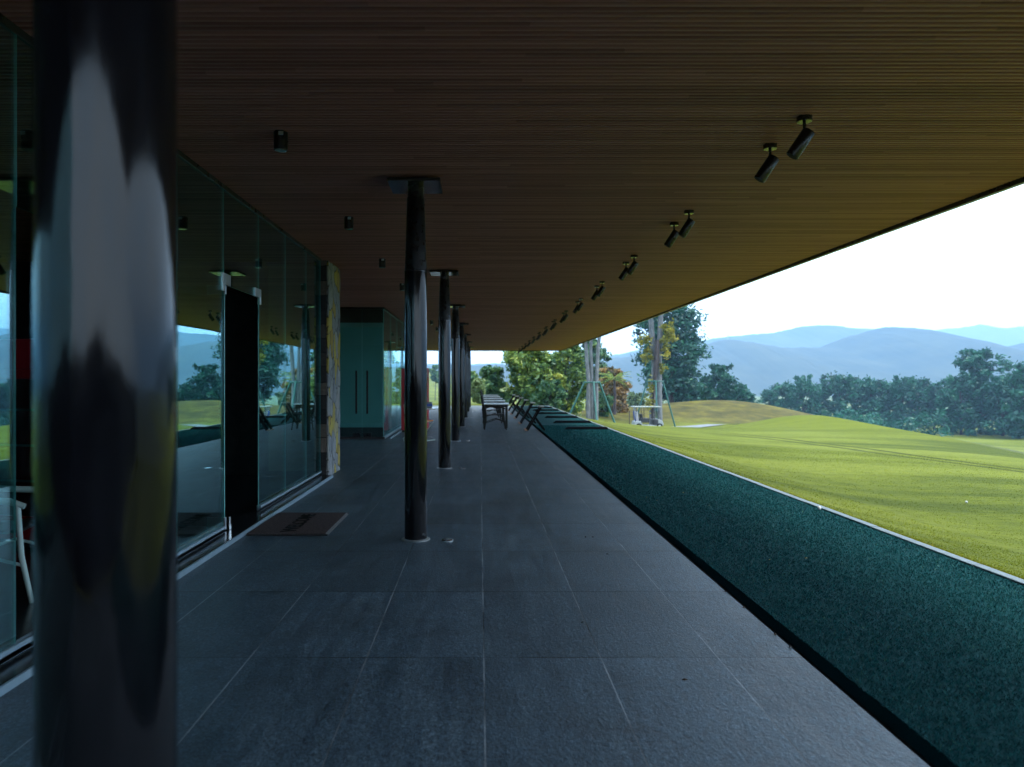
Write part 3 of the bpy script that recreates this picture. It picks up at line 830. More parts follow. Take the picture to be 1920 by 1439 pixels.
def make_table():
    t = thing('terrace_table', '', 'table')
    mb = MB()
    for k in range(6): mb.box(-.40, .42, -.42 + k * .142, -.42 + k * .142 + .13, .70, .735)
    mb.build('table_top', M['white'], t, bevel=.004)
    mb = MB(); mb.box(-.36, .38, -.40, -.37, .63, .698); mb.box(-.36, .38, .37, .40, .63, .698); mb.build('apron', M['chair_dark'], t)
    for x in (-.33, .35):
        for y in (-.36, .36):
            mb = MB(); mb.bar((x, y, 0), (x, y, .63), .045, .045, (0, 1, 0)); mb.build('leg', M['chair_dark'], t)
    return t
def make_armchair(frame, slat, name='armchair'):
    """slatted armchair, facing +x; origin under its middle"""
    t = thing(name, '', 'chair')
    for s in (-.26, .26):
        mb = MB(); mb.tube([(-.30, s, .0), (-.26, s, .25), (-.25, s, .46), (-.33, s, .72), (-.38, s, .98)], [.016, .019, .019, .018, .015], 10); mb.build('rear_leg', frame, t)
        mb = MB(); mb.tube([(.33, s, .0), (.27, s, .30), (.25, s, .62)], [.015, .018, .017], 10); mb.build('front_leg', frame, t)
        mb = MB(); mb.tube([(-.30, s, .66), (-.1, s, .665), (.2, s, .645), (.29, s, .61)], [.018, .022, .022, .018], 10); mb.build('armrest', frame, t)
        mb = MB(); mb.tube([(-.25, s, .20), (.05, s, .31), (.27, s, .24)], .011, 8); mb.build('stretcher', frame, t)
    mb = MB()
    for k in range(7): mb.box(-.25 + k * .075, -.25 + k * .075 + .06, -.245, .245, .405 + .006 * k, .425 + .006 * k)
    mb.build('seat', slat, t, bevel=.004)
    mb = MB()
    for k in range(6):
        z = .50 + k * .082; x = -.262 - k * .021
        mb.box(x - .012, x + .012, -.245, .245, z, z + .06)
    mb.build('backrest', slat, t, bevel=.004)
    return t
tb0 = make_table(); ch0 = make_armchair(M['chair_dark'], M['chair_brown'])
for i, y in enumerate(bays[:5]):
    o = tb0 if i == 0 else copy_tree(tb0)
    o.location = (.45, y + 1.25, 0)
    o['label'] = 'pale slatted table in the row down the terrace, ' + ('nearest to the camera' if i == 0 else '%s from the camera' % ordinal(i + 1))
    o['group'] = 'slatted tables down the terrace'
    o = ch0 if i == 0 else copy_tree(ch0)
    o.location = (.42, y + .35, 0); o.rotation_euler = (0, 0, R([2, -6, 5, -3, 7][i]))
    o['label'] = 'dark slatted armchair facing the turf, ' + ('in front of the nearest pale table' if i == 0 else 'in front of the %s pale table from the camera' % ordinal(i + 1))
    o['group'] = 'dark armchairs beside the tables'

# by the farther glass room: fridge, table with a packet, orange sled chair
def make_fridge(label, mat, loc, rz):
    t = thing('drinks_fridge', label, 'fridge', loc, rz)
    mb = MB(); mb.box(-.36, .36, .0, .66, .06, 1.76); mb.build('cabinet', mat, t, bevel=.012)
    mb = MB(); mb.box(-.355, .355, -.035, -.003, 1.50, 1.755); mb.build('sign_panel', M['red'], t, bevel=.01)
    dr = MB(); dr.box(-.355, -.28, -.04, -.003, .20, 1.49); dr.box(.28, .355, -.04, -.003, .20, 1.49); dr.box(-.279, .279, -.04, -.003, 1.42, 1.49); dr.box(-.279, .279, -.04, -.003, .20, .27)
    d = dr.build('door', M['red'], t)
    mb = MB(); mb.box(-.278, .278, -.03, -.02, .271, 1.419); mb.build('door_glass', M['glass'], d)
    mb = MB(); mb.box(-.265, -.245, -.075, -.041, .7, 1.1); mb.build('handle', M['white_plastic'], d)
    for z in (.55, .85, 1.15):
        mb = MB(); mb.box(-.33, .33, -.001, .02, z, z + .02); mb.build('shelf', M['steel'], t)
    mb = MB(); mb.box(-.34, .34, .02, .64, .002, .058); mb.build('plinth', M['black_matt'], t)
    return t
make_fridge('red glass door drinks fridge standing beside the farther glass room', M['red'], (-1.80, 20.6, 0), 0)
make_fridge('dark red drinks fridge inside, seen through the glass at the left edge', M['red_dark'], (-3.92, 6.35, .013), R(-14))
pt = thing('side_table', 'narrow white side table near the red fridge', 'table', (-1.42, 18.7, 0))
mb = MB(); mb.box(-.36, .36, -.36, .36, .71, .74); mb.build('table_top', M['white'], pt, bevel=.006)
mb = MB(); mb.tube([(0, 0, .03), (0, 0, .709)], .03, 14); mb.build('pedestal', M['black_satin'], pt)
mb = MB(); mb.lathe([(.24, .001), (.24, .012), (.05, .03)], 28); mb.build('base', M['black_satin'], pt)
mb = MB(); mb.box(-.09, .09, -.06, .06, .0, .15); pk = mb.build('tissue_packet', M['white_plastic'], bevel=.02)
pk.location = (-1.27, 18.6, .742); tag(pk, 'white and blue tissue packet on the narrow side table', 'packet')
mb = MB(); mb.box(-.091, .091, -.0612, -.0602, .04, .10); mb.build('blue_band', M['blue_pack'], pk)
sc = thing('sled_chair', 'orange seated chair with pale sled legs near the red fridge', 'chair', (-1.42, 17.7, 0), R(60))
for s in (-.24, .24):
    mb = MB(); mb.tube([(.28, s, .016), (-.30, s, .016), (-.33, s, .06), (.20, s, .44), (-.22, s, .46), (-.30, s, .86)], .013, 10); mb.build('sled_leg', M['pale_metal'], sc)
mb = MB(); mb.box(-.22, .24, -.23, .23, .455, .49); mb.build('seat', M['orange'], sc, bevel=.015)
mb = MB(); mb.bar((-.265, 0, .60), (-.305, 0, .86), .46, .03, (1, 0, 0)); mb.build('backrest', M['orange'], sc, bevel=.01)

# pale chair inside, seen through the glass at the left edge
ic = make_armchair(M['pale_metal'], M['black_matt'], 'interior_chair')
ic.location = (-3.22, 4.95, .012); ic.rotation_euler = (0, 0, R(12)); ic['label'] = 'pale metal chair inside, behind the glass left of the foreground column'

# ------------------------------------------------------------------ golf cart on the path
cx, cy = 13.4, 60.2
cart = thing('golf_cart', 'white golf cart with flat roof parked on the path below the bank', 'golf cart', (cx, cy, gz(cx, cy) + .05))
mb = MB()
mb.prism([(-1.15, .30), (-1.10, .62), (-.55, .66), (-.50, .34), (.35, .30), (.55, .55), (.72, .82), (1.05, .70), (1.20, .45), (1.16, .28), (.35, .22), (-.6, .22)], 'y', -.56, .56)
mb.build('body', M['white_plastic'], cart, bevel=.03)
mb = MB(); mb.box(-1.20, 1.05, -.62, .62, 1.72, 1.80); mb.build('roof', M['cart_roof'], cart, bevel=.03)
for x0, x1 in ((-1.02, -.98), (-.35, -.38), (.78, .62)):
    for s in (-.52, .52):
        mb = MB(); mb.tube([(x0, s, .6), (x1, s, 1.72)], .022, 8); mb.build('roof_post', M['black_satin'], cart)
mb = MB(); mb.prism([(.74, .80), (.76, .80), (.66, 1.70), (.64, 1.70)], 'y', -.5, .5); mb.build('windscreen', M['screen'], cart)
mb = MB(); mb.box(.38, .80, -.565, .565, .28, .78); mb.build('dashboard', M['cart_seat'], cart, bevel=.05)
mb = MB(); mb.box(-.62, .06, -.57, .57, .52, .86); mb.build('seat', M['cart_seat'], cart, bevel=.03)
mb = MB(); mb.prism([(-.52, .82), (-.42, .82), (-.50, 1.20), (-.60, 1.20)], 'y', -.52, .52); mb.build('backrest', M['cart_seat'], cart, bevel=.02)
mb = MB(); mb.tube([(.60, -.25, .75), (.38, -.25, 1.02)], .02, 8); mb.tube([(.36 + .17 * math.cos(t) * .5, -.25 + .17 * math.sin(t), 1.03 + .17 * math.cos(t) * .6) for t in np.linspace(0, 6.283, 15)], .013, 6, cap=False); mb.build('steering_wheel', M['black_matt'], cart)
for x in (-.78, .86):
    for s in (-.54, .54):
        w = bpy.data.objects.new('wheel', None); COL.objects.link(w); w.parent = cart; w.location = (x, s, .235)
        mb = MB(); mb.tube([(0, -.085, 0), (0, -.06, 0), (0, .06, 0), (0, .085, 0)], [.20, .232, .232, .20], 24); mb.build('tyre', M['rubber'], w)
        mb = MB(); mb.tube([(0, -.092, 0), (0, .092, 0)], .115, 20); mb.build('rim', M['steel'], w)
for i, (dy, m, lab) in enumerate(((-.22, M['grey_cloth'], 'grey golf bag strapped on the cart back, nearer one'), (.24, M['blue_pack'], 'dark blue golf bag strapped on the cart back, farther one'))):
    gb = thing('golf_bag', lab, 'golf bag', (cx - .84, cy + dy, gz(cx, cy) + .67), 0, 'golf bags on the cart')
    mb = MB(); mb.tube([(0, 0, 0), (-.10, 0, .78)], [.12, .15], 16); mb.build('bag_body', m, gb)
    mb = MB()
    for a in range(6):
        u = Vector((-.10 + .06 * math.cos(a), .06 * math.sin(a), .78)); mb.tube([u, u + Vector((-.03, 0, .16 + .03 * (a % 3)))], .008, 6)
        mb.tube([u + Vector((-.03, 0, .15 + .03 * (a % 3))), u + Vector((-.03, .05, .22 + .03 * (a % 3)))], [.03, .02], 8)
    mb.build('club_heads', M['steel'], gb)
pin = MB(); pin.tube([(0, 0, 0), (0, 0, .95)], .03, 8); pin.tube([(0, 0, .95), (0, 0, 1.0)], .045, 8)
pin = pin.build('path_post', M['bark_dark']); pin.location = (10.45, 52.5, gz(10.45, 52.5) - .02); tag(pin, 'short dark post on the grass left of the golf cart', 'post')

# ------------------------------------------------------------------ trees
def crown_mesh(name, blobs, n, size, mat, parent, seed, hollow=.55, flat=.75, gap=.35):
    """leaf quads spread over many clumps; blobs: (x, y, z, rx, ry, rz, weight)"""
    g = np.random.default_rng(seed)
    B = np.array(blobs, float)
    w = B[:, 6] / B[:, 6].sum()
    # break every lobe into clumps so that gaps show between them
    nc = max(14, int(n / 46))
    bi = g.choice(len(B), nc, p=w)
    d = g.normal(size=(nc, 3)); d /= np.linalg.norm(d, axis=1)[:, None]
    r = hollow + (1 - hollow) * g.random(nc) ** .6
    cc = B[bi, :3] + d * B[bi, 3:6] * r[:, None] * (1 + .12 * g.normal(size=nc))[:, None]
    crad = B[bi, 3:6].mean(1) * (.15 + .30 * g.random(nc)) + size * .6
    ctone = g.normal(0, .17, nc)
    ci = g.integers(0, nc, n)
    dd = g.normal(size=(n, 3)); dd /= np.linalg.norm(dd, axis=1)[:, None]
    p = cc[ci] + dd * (crad[ci] * g.random(n) ** .45)[:, None] * np.array([1, 1, flat])
    stray = g.random(n) < .24          # sprays that leave the clumps
    p = np.where(stray[:, None], cc[ci] + dd * (B[bi[ci], 3:6] * (.25 + .55 * g.random(n))[:, None]), p)
    a = g.normal(size=(n, 3)); a[:, 2] *= .7; a /= np.linalg.norm(a, axis=1)[:, None]
    b = np.cross(a, g.normal(size=(n, 3))); b /= np.linalg.norm(b, axis=1)[:, None]
    s = size * (.55 + .8 * g.random(n))
    V = np.empty((n, 4, 3))
    V[:, 0] = p - a * s[:, None]; V[:, 1] = p + b * s[:, None] * .42 - a * s[:, None] * .1
    V[:, 2] = p + a * s[:, None]; V[:, 3] = p - b * s[:, None] * .42 + a * s[:, None] * .1
    tint = np.clip(.42 + ctone[ci] + g.normal(0, .16, n), 0, 1)
    return from_arrays(name, V.reshape(-1, 3), np.arange(4 * n).reshape(-1, 4), mat, np.repeat(tint, 4), parent=parent)

def lobes(h0, h1, rad, n, seed, shape='round', lean=0):
    """lobe ellipsoids stacked into a crown between h0 and h1"""
    g = random.Random(seed); out = []
    for i in range(n):
        t = (i + .5) / n
        if shape == 'round': k = math.sin(math.pi * (.12 + .80 * t)) ** .7
        elif shape == 'cone': k = 1 - .80 * t
        elif shape == 'umbrella': k = .45 + .55 * t
        else: k = 1.0
        a = i * 2.4 + g.uniform(-.5, .5); q = rad * k * g.uniform(.25, .78)
        r = rad * g.uniform(.30, .48) * (.6 + .4 * k)
        z = h0 + (h1 - h0) * t
        z = min(max(z, h0 + r * .5), h1 - r * .72)
        out.append((math.cos(a) * q + lean * t, math.sin(a) * q, z, r, r, r * g.uniform(.7, .95), r * r))
    return out

def limbs(mb, base_r, h, lb, seed, fork=None):
    g = random.Random(seed)
    top = h * .92
    wob = [(g.uniform(-.05, .05) * h, g.uniform(-.05, .05) * h) for _ in range(5)]
    pts = [(wob[i][0] * i / 4, wob[i][1] * i / 4, top * i / 4) for i in range(5)]
    mb.tube([(0, 0, -.3)] + [(p[0], p[1], p[2]) for p in pts[0:]][0:], [base_r * 1.25, base_r * 1.1, base_r * .85, base_r * .66, base_r * .45, base_r * .18], 10)
    for (x, y, z, rx, ry, rz, w) in lb:
        s = max(.12, min(.8, (z / h) * g.uniform(.45, .8)))
        i = min(3, int(s * 4)); f = s * 4 - i
        p0 = Vector(pts[i]).lerp(Vector(pts[i + 1]), f); p2 = Vector((x, y, z))
        p1 = p0.lerp(p2, .5) + Vector((g.uniform(-.06, .06), g.uniform(-.06, .06), .08)) * h * .6
        r = base_r * (.42 - .25 * s)
        mb.tube([p0, p1, p2], [r, r * .65, r * .22], 7)

def make_tree(name, label, cat, loc, h0, h1, rad, n, size, leaf, bark, seed, nl=12, shape='round', tr=None, group=None, squash=1.0, lean=0):
    t = thing(name, label, cat, loc, 0, group)
    lb = [(x, y * squash, z, rx, ry, rz, w) for (x, y, z, rx, ry, rz, w) in lobes(h0, h1, rad, nl, seed, shape, lean)]
    mb = MB(); limbs(mb, tr or rad * .06, h1, lb, seed); mb.build('trunk', bark, t)
    crown_mesh('crown', lb, n, size, leaf, t, seed)
    return t

def at(px, Y):
    return (px - 900) / F * Y
def zy(py, Y):
    return H + (714 - py) / F * Y
def tree_at(name, label, px, Y, top, low, wpx, n, size, leaf, bark, seed, cat='tree', **kw):
    """a tree whose crown spans the photo rows top..low and wpx pixels at distance Y"""
    x = at(px, Y); g = gz(x, Y)
    return make_tree(name, label, cat, (x, Y, g), max(.1, zy(low, Y) - g), zy(top, Y) - g, wpx / 2 / F * Y, n, size, leaf, bark, seed, **kw)

# group seen past the far end of the terrace
G1 = 'leafy trees beyond the far end of the terrace'
tree_at('leafy_tree', 'feathery light green tree at the left, beyond the row of tables', 918, 58, 688, 768, 72, 7000, .20, M['leaf_mid'], M['bark_dark'], 11, group=G1, nl=14)
tree_at('leafy_tree', 'large olive green tree showing right under the roof end', 990, 57, 634, 768, 112, 15000, .20, M['leaf_olive'], M['bark_dark'], 12, group=G1, nl=22)
tree_at('leafy_tree', 'yellowish green tree touching the three pale trunks from the left', 1062, 60, 640, 772, 92, 11000, .20, M['leaf_olive'], M['bark_dark'], 13, group=G1, nl=18)
tree_at('leafy_tree', 'pale green tree top rising behind the three pale trunks', 1100, 84, 632, 740, 80, 6000, .26, M['leaf_mid'], M['bark_dark'], 14, group=G1, nl=13)
tree_at('leafy_bush', 'dense dark bush at the foot of the olive tree', 1030, 53, 716, 772, 66, 5000, .17, M['leaf_mid'], M['bark_dark'], 15, cat='bush', nl=10)
tree_at('leafy_bush', 'pale feathery bush at the far left corner of the terrace', 897, 50, 712, 766, 30, 3200, .16, M['leaf_pale'], M['bark_dark'], 16, cat='bush', nl=9)
tree_at('rusty_tree', 'rust and orange tinged tree right of the three pale trunks', 1150, 76, 690, 775, 66, 8000, .22, M['leaf_rust'], M['bark_dark'], 17, nl=14)
tree_at('leafy_bush', 'green bush below the rusty tree on the bank', 1128, 70, 738, 790, 46, 3000, .2, M['leaf_mid'], M['bark_dark'], 18, cat='bush', nl=8)
tree_at('leafy_bush', 'dry pale bush between the rusty tree and the golf cart', 1192, 96, 738, 768, 46, 2600, .22, M['leaf_pale'], M['bark_dark'], 19, cat='bush', nl=8)
def palm(px, Y, top, label, seed):
    x = at(px, Y); g0 = gz(x, Y); h = zy(top, Y) - g0
    t = thing('palm', label, 'palm', (x, Y, g0))
    mb = MB(); mb.tube([(0, 0, -.2), (.05, 0, h * .4), (.0, 0, h * .75)], [.16, .13, .11], 10); mb.build('trunk', M['bark_dark'], t)
    g = np.random.default_rng(seed); V = []; T = []
    for k in range(22):
        a = g.random() * 6.283; el = g.uniform(-.1, 1.2); L = h * g.uniform(.30, .44)
        for s in np.linspace(.1, 1, 16):
            r = L * s; zz = h * .75 + math.sin(el) * r - .42 * L * s * s
            c = np.array([math.cos(a) * math.cos(el * .6) * r, math.sin(a) * math.cos(el * .6) * r, zz])
            for sd in (-1, 1):
                tip = c + np.array([-math.sin(a) * sd * .34 * (1.1 - s), math.cos(a) * sd * .34 * (1.1 - s), -.10]) + np.array([math.cos(a), math.sin(a), 0]) * .16
                V += [c + (0, 0, .025), c - (0, 0, .025), tip]; T += [g.random()] * 3
    from_arrays('fronds', np.array(V), np.arange(len(V)).reshape(-1, 3), M['leaf_olive'], np.array(T), parent=t)
palm(1152, 72, 690, 'spiky palm sticking up out of the rusty tree', 5)

# three pale trunks held by green stakes
def staked_tree(label, px, Y, stems, h, crown, seed, leaf):
    x = at(px, Y); g = gz(x, Y)
    t = thing('staked_tree', label, 'tree', (x, Y, g))
    for s in stems:
        mb = MB(); mb.tube([Vector(p) for p, r in s], [r for p, r in s], 14); mb.build('trunk', M['bark_pale'], t)
    crown_mesh('crown', crown, 9000, .26, leaf, t, seed)
    return t
def tripod(label, px, Y, h, spread, rr, yaw=.3):
    x = at(px, Y); g = gz(x, Y)
    t = thing('tree_support', label, 'tree support', (x, Y, g), 0, 'green stake frames round the pale trunks')
    for k in range(4):
        a = yaw + k * math.pi / 2
        bx, by = spread * math.cos(a), spread * math.sin(a)
        mb = MB(); mb.tube([(bx, by, gz(x + bx, Y + by) - g - .1), (rr * math.cos(a), rr * math.sin(a), h)], .065, 10); mb.build('stake', M['stake'], t)
    mb = MB(); mb.tube([(rr * math.cos(q), rr * math.sin(q), h - .08) for q in np.linspace(0, 6.283, 25)], .05, 8, cap=False); mb.build('collar', M['stake'], t)
staked_tree('three pale straight trunks rising behind the end of the turf', 1110, 50,
    [[((-.25, 0, -.2), .16), ((-.23, 0, 2.6), .135), ((-.38, 0, 4.6), .12), ((-.75, .1, 8), .11)],
     [((.02, .12, -.2), .15), ((.0, .1, 3), .125), ((-.06, .1, 4.8), .11), ((.1, .2, 9), .10)],
     [((.27, 0, -.2), .16), ((.30, 0, 2.6), .135), ((.41, 0, 4.8), .12), ((.80, -.1, 8.4), .11)]], 9,
    [(-.9, 0, 9.0, 1.6, 1.6, .9, 1), (1.2, .4, 9.6, 1.8, 1.8, .9, 1.2), (.1, -.5, 10.6, 1.9, 1.9, 1, 1.2), (-1.6, .4, 7.9, .9, .9, .4, .4), (1.9, -.3, 8.2, 1.0, 1.0, .4, .5)], 31, M['leaf_dark'])
tripod('green stake frame around the three pale trunks', 1110, 50, 2.55, 1.55, .47, .05)
staked_tree('pale forked trunk rising behind the golf cart with yellow creeper', 1230, 64,
    [[((-.30, 0, -.2), .30), ((-.28, 0, 2.6), .27), ((-.12, 0, 5.2), .25), ((-.42, 0, 9), .22), ((-.9, 0, 13), .15)],
     [((.28, .05, -.2), .30), ((.24, .05, 3), .28), ((.26, .05, 6), .25), ((.40, 0, 9.5), .21), ((.9, .2, 13.4), .14)]], 13,
    [(-1.4, 0, 13.6, 2.2, 2.2, 1.2, 1), (1.8, .4, 14.2, 2.4, 2.4, 1.2, 1.2), (.1, -.5, 15.6, 2.4, 2.4, 1.3, 1.2)], 32, M['leaf_dark'])
tripod('green stake frame around the forked trunk behind the golf cart', 1228, 62.4, 4.1, 1.75, .62, -.12)
cr = thing('creeper', 'yellow green creeper climbing the forked pale trunk', 'creeper', (at(1230, 63.6), 63.6, gz(at(1230, 63.6), 63.6)))
crown_mesh('leaves', [(.95, -.2, 8.6, .55, .5, .6, 1.2), (1.05, -.2, 7.5, .75, .5, .6, 1.4), (.75, -.3, 6.5, .55, .4, .6, 1), (.45, -.3, 5.4, .35, .4, .5, .5), (-.95, -.1, 7.2, .6, .4, .7, .9), (-.75, -.1, 6.2, .45, .4, .6, .5), (-.55, -.4, 2.3, .25, .3, 1.1, .5), (-.5, -.4, 3.8, .2, .3, .9, .3)], 2600, .13, M['leaf_yellow'], cr, 41)
mb = MB(); mb.tube([(-.45, -.36, 0), (-.3, -.36, 3), (-.05, -.40, 5.5), (.0, -.40, 7.5)], [.10, .12, .24, .2], 10); mb.build('stem', M['bark_dark'], cr)

# big trees on the bank
tree_at('broad_tree', 'tall dark green broadleaf tree on the bank behind the golf cart', 1258, 96, 574, 742, 142, 17000, .30, M['leaf_dark'], M['bark_dark'], 21, nl=26, tr=.42)
tree_at('broad_tree', 'medium loose crowned tree at the right foot of the tall bank tree', 1352, 104, 684, 772, 74, 6500, .28, M['leaf_dark'], M['bark_dark'], 22, nl=15)
tree_at('leafy_bush', 'dark bush at the right end of the brown bank', 1384, 108, 728, 775, 60, 3500, .28, M['leaf_deep'], M['bark_dark'], 23, cat='bush', nl=9)
tree_at('leafy_bush', 'dark undergrowth left of the tall bank tree', 1300, 100, 716, 762, 80, 4000, .28, M['leaf_dark'], M['bark_dark'], 24, cat='bush', nl=9)

# far row of trees beyond the lawn: five builds, copied
G2 = 'row of hazy trees beyond the lawn'
protos = []
for k in range(5):
    t = make_tree('hazy_tree', '', 'tree', (0, 0, 0), .8 + .3 * (k % 3), 10, 4.2 + .5 * (k % 2), 5200, .36, M['leaf_deep'], M['bark_dark'], 60 + k, nl=15 + k, shape=['round', 'umbrella', 'round', 'round', 'umbrella'][k], group=G2)
    protos.append(t)
row = [(1412, 128, 748, .9), (1442, 150, 730, 1.0), (1476, 158, 716, 1.1), (1506, 150, 703, 1.0), (1540, 160, 722, 1.1), (1574, 150, 701, 1.0), (1606, 160, 710, 1.1), (1634, 152, 707, 1.0),
       (1668, 160, 718, 1.1), (1690, 150, 705, 1.0), (1722, 158, 710, 1.1), (1752, 150, 713, 1.0), (1778, 160, 722, 1.1), (1802, 130, 702, .95), (1880, 128, 702, 1.0), (1925, 120, 672, 1.1), (1965, 124, 690, 1.1), (2010, 130, 700, 1.1)]
for i, (px, Y, top, ws) in enumerate(row):
    o = protos[i] if i < 5 else copy_tree(protos[(i * 3 + 1) % 5])
    x = at(px, Y); g = gz(x, Y); h = zy(top, Y) - g
    o.location = (x, Y, g); s = h / 10.2
    wx = ws * .88 * min(max(s, .62), 1.05)
    o.scale = (wx, wx, s); o.rotation_euler = (0, 0, i * 1.7)
    if px > 1900: o['label'] = 'dark tree cut by the right edge beyond the lawn, %s' % ['nearest in', 'just outside', 'farther out'][i - 15]
    else: o['label'] = 'hazy green tree, %s from the left in the row beyond the lawn' % ordinal(i + 1)
    o['group'] = G2
tree_at('broad_tree', 'tall broad dark tree standing above the hazy row at the far right', 1836, 134, 660, 790, 98, 11000, .36, M['leaf_deep'], M['bark_dark'], 27, nl=24)
lb = []
g = random.Random(3)
for i in range(84):
    px = 1395 + i * 8; Y = 128 + g.uniform(-6, 10); x = at(px, Y)
    r = g.uniform(1.5, 2.6); lb.append((x, Y, gz(x, Y) + r * .55, r, r, r * .9, 1))
us = crown_mesh('undergrowth', lb, 15000, .34, M['leaf_deep'], None, 77)
us['kind'] = 'stuff'
# small lone tree far out on the left, seen between the columns
tree_at('lone_tree', 'tiny faint tree far away between the columns', 816, 190, 686, 716, 24, 1200, .5, M['leaf_mid'], M['bark_dark'], 81, nl=7)

hd = thing('added_hedge', 'added dark hedge, unseen behind the camera, that darkens the reflections in the black columns', 'hedge', (0, -3.9, -.05))  # added out of view, shaped to darken what the near column mirrors
mb = MB(); mb.prism([(-13.5, 0), (15, 0), (15, 1.30), (6.5, 1.42), (2.2, 1.66), (.3, 1.84), (-1.2, 1.66), (-13.5, 1.5)], 'y', -.36, .36); mb.build('added_hedge_core', M['black_matt'], hd)
crown_mesh('added_hedge_leaves', [(x, 0, z * float(np.interp(x, [-13.5, -1.2, .3, 2.2, 6.5, 15], [1.0, 1.1, 1.24, 1.1, .93, .85])), .7, .46, .30, 1) for x in np.arange(-13.3, 15, .62) for z in (.4, .9, 1.32)], 16000, .06, M['leaf_dark'], hd, 90)

# ------------------------------------------------------------------ hills
def hill(dist, pts, depth, seed, amp):
    """a wooded ridge whose crest passes through the given photo points, with slopes before and behind it"""
    g = np.random.default_rng(seed)
    ss = np.concatenate([np.linspace(-1.2, -.05, 60), np.linspace(-.04, .8, 340), np.linspace(.81, 2.4, 80)])
    px = 900 + ss * F
    crest = np.interp(px, [p[0] for p in pts], [p[1] for p in pts])
    zc = H + (714 - crest) / F * dist
    for k, (f, a) in enumerate(((11, .5), (23, .3), (61, .22), (140, .16), (290, .12))):
        zc = zc + amp * a * np.sin(f * ss * 2 + k * 1.7 + seed)
    zc = zc + g.normal(0, amp * .10, len(ss))
    ts = np.linspace(-1, .8, 26)
    V = []
    for t in ts:
        y = dist + t * depth * (1 + .15 * np.sin(ss * 9 + seed))
        k = np.clip(1 - np.abs(t) ** 1.25, 0, 1)
        fold = 1 + .10 * np.sin(ss * 37 + t * 5 + seed) * (1 - k)
        z = -34 + (zc + 34) * k * fold
        if abs(t) > .03: z = z + g.normal(0, amp * .12, len(ss))
        V.append(np.stack([ss * dist * (1 + 0 * t), y, z], 1))
    V = np.concatenate(V); n = len(ss); m = len(ts)
    i = (np.arange(m - 1)[:, None] * n + np.arange(n - 1)[None, :]).ravel()
    return from_arrays('hills', V, np.stack([i, i + 1, i + n + 1, i + n], 1), M['hill'], smooth=True, kind='structure')
hill(1250, [(-800, 690), (200, 688), (700, 690), (900, 686), (1050, 680), (1180, 668), (1290, 652), (1360, 637), (1389, 639), (1447, 649), (1547, 650), (1579, 637), (1637, 620), (1675, 613), (1719, 617), (1739, 629), (1783, 645), (1856, 656), (1895, 649), (1920, 641), (2100, 630), (2600, 650), (4300, 640)], 450, 2, 2.8)
hill(1950, [(-800, 690), (700, 688), (1100, 676), (1300, 640), (1389, 628), (1440, 624), (1477, 617), (1512, 611), (1547, 610), (1582, 616), (1622, 617), (1750, 640), (1900, 655), (2200, 640), (4300, 660)], 560, 3, 3.2)
hill(2800, [(-800, 690), (900, 690), (1500, 660), (1690, 632), (1739, 620), (1797, 614), (1838, 608), (1879, 616), (1920, 614), (2050, 604), (2300, 620), (4300, 640)], 640, 4, 4)
mx = MB(); mx.tube([(0, 0, -3), (0, 0, 23)], [1.5, .7], 6); mx.tube([(0, 0, 10), (0, 0, 10.6)], [2.2, 2.2], 8); mx.tube([(0, 0, 13.6), (0, 0, 14.2)], [1.6, 1.6], 8)
mm = mx.build('antenna_mast', M['mast']); mm.location = (at(1365, 1700), 1700, zy(645, 1700)); tag(mm, 'faint antenna mast on the crest of the hazy hill', 'mast')

# ------------------------------------------------------------------ small litter and balls
def leaf_mesh():
    mb = MB()
    vs = [mb.bm.verts.new(c) for c in ((-.014, 0, .001), (-.004, .008, .004), (.012, .003, .006), (.017, -.001, .003), (.002, -.007, .002))]
    c = mb.bm.verts.new((.001, 0, .009))
    for i in range(5): mb.bm.faces.new((vs[i], vs[(i + 1) % 5], c))
    mb.bm.faces.new(vs[::-1])
    return mb
l0 = leaf_mesh().build('dry_leaf', M['debris'])
spots = [(1283, 1276, 1.0), (1098, 1008, 1.0), (1112, 1008, .8), (1092, 1168, .8), (1379, 1110, 1.0), (1412, 1140, .8), (1473, 1191, 1.2), (1139, 1040, .7), (1560, 1215, 1.2)]
for i, (px, py, s) in enumerate(spots):
    Y = H * F / (py - 714); x = at(px, Y)
    o = l0 if i == 0 else copy_tree(l0)
    o.location = (min(x, 1.648), Y, .0005); o.rotation_euler = (0, 0, i * 1.3); o.scale = (s, s, s)
    tag(o, 'small dry brown leaf lying on the dark floor tiles near the turf', 'leaf', 'dry leaves on the floor tiles')
y0 = leaf_mesh().build('dry_leaf', M['yellow_leaf'])
for i, (px, py, s) in enumerate([(1281, 926, .8), (1232, 941, .8), (1443, 1053, .9), (1511, 1050, .8), (1150, 870, .8), (1330, 950, .8), (1212, 935, .6)]):
    Y = (H + .01) * F / (py - 714); x = at(px, Y)
    o = y0 if i == 0 else copy_tree(y0)
    o.location = (x, Y, .002); o.rotation_euler = (0, 0, i * 2.1); o.scale = (s, s, s)
    tag(o, 'small yellow leaf lying on the green turf strip', 'leaf', 'yellow leaves on the turf')
mb = MB(); bmesh.ops.create_icosphere(mb.bm, subdivisions=3, radius=.0214)
for f in mb.bm.faces: f.smooth = True
gb0 = mb.build('golf_ball', M['ball'])
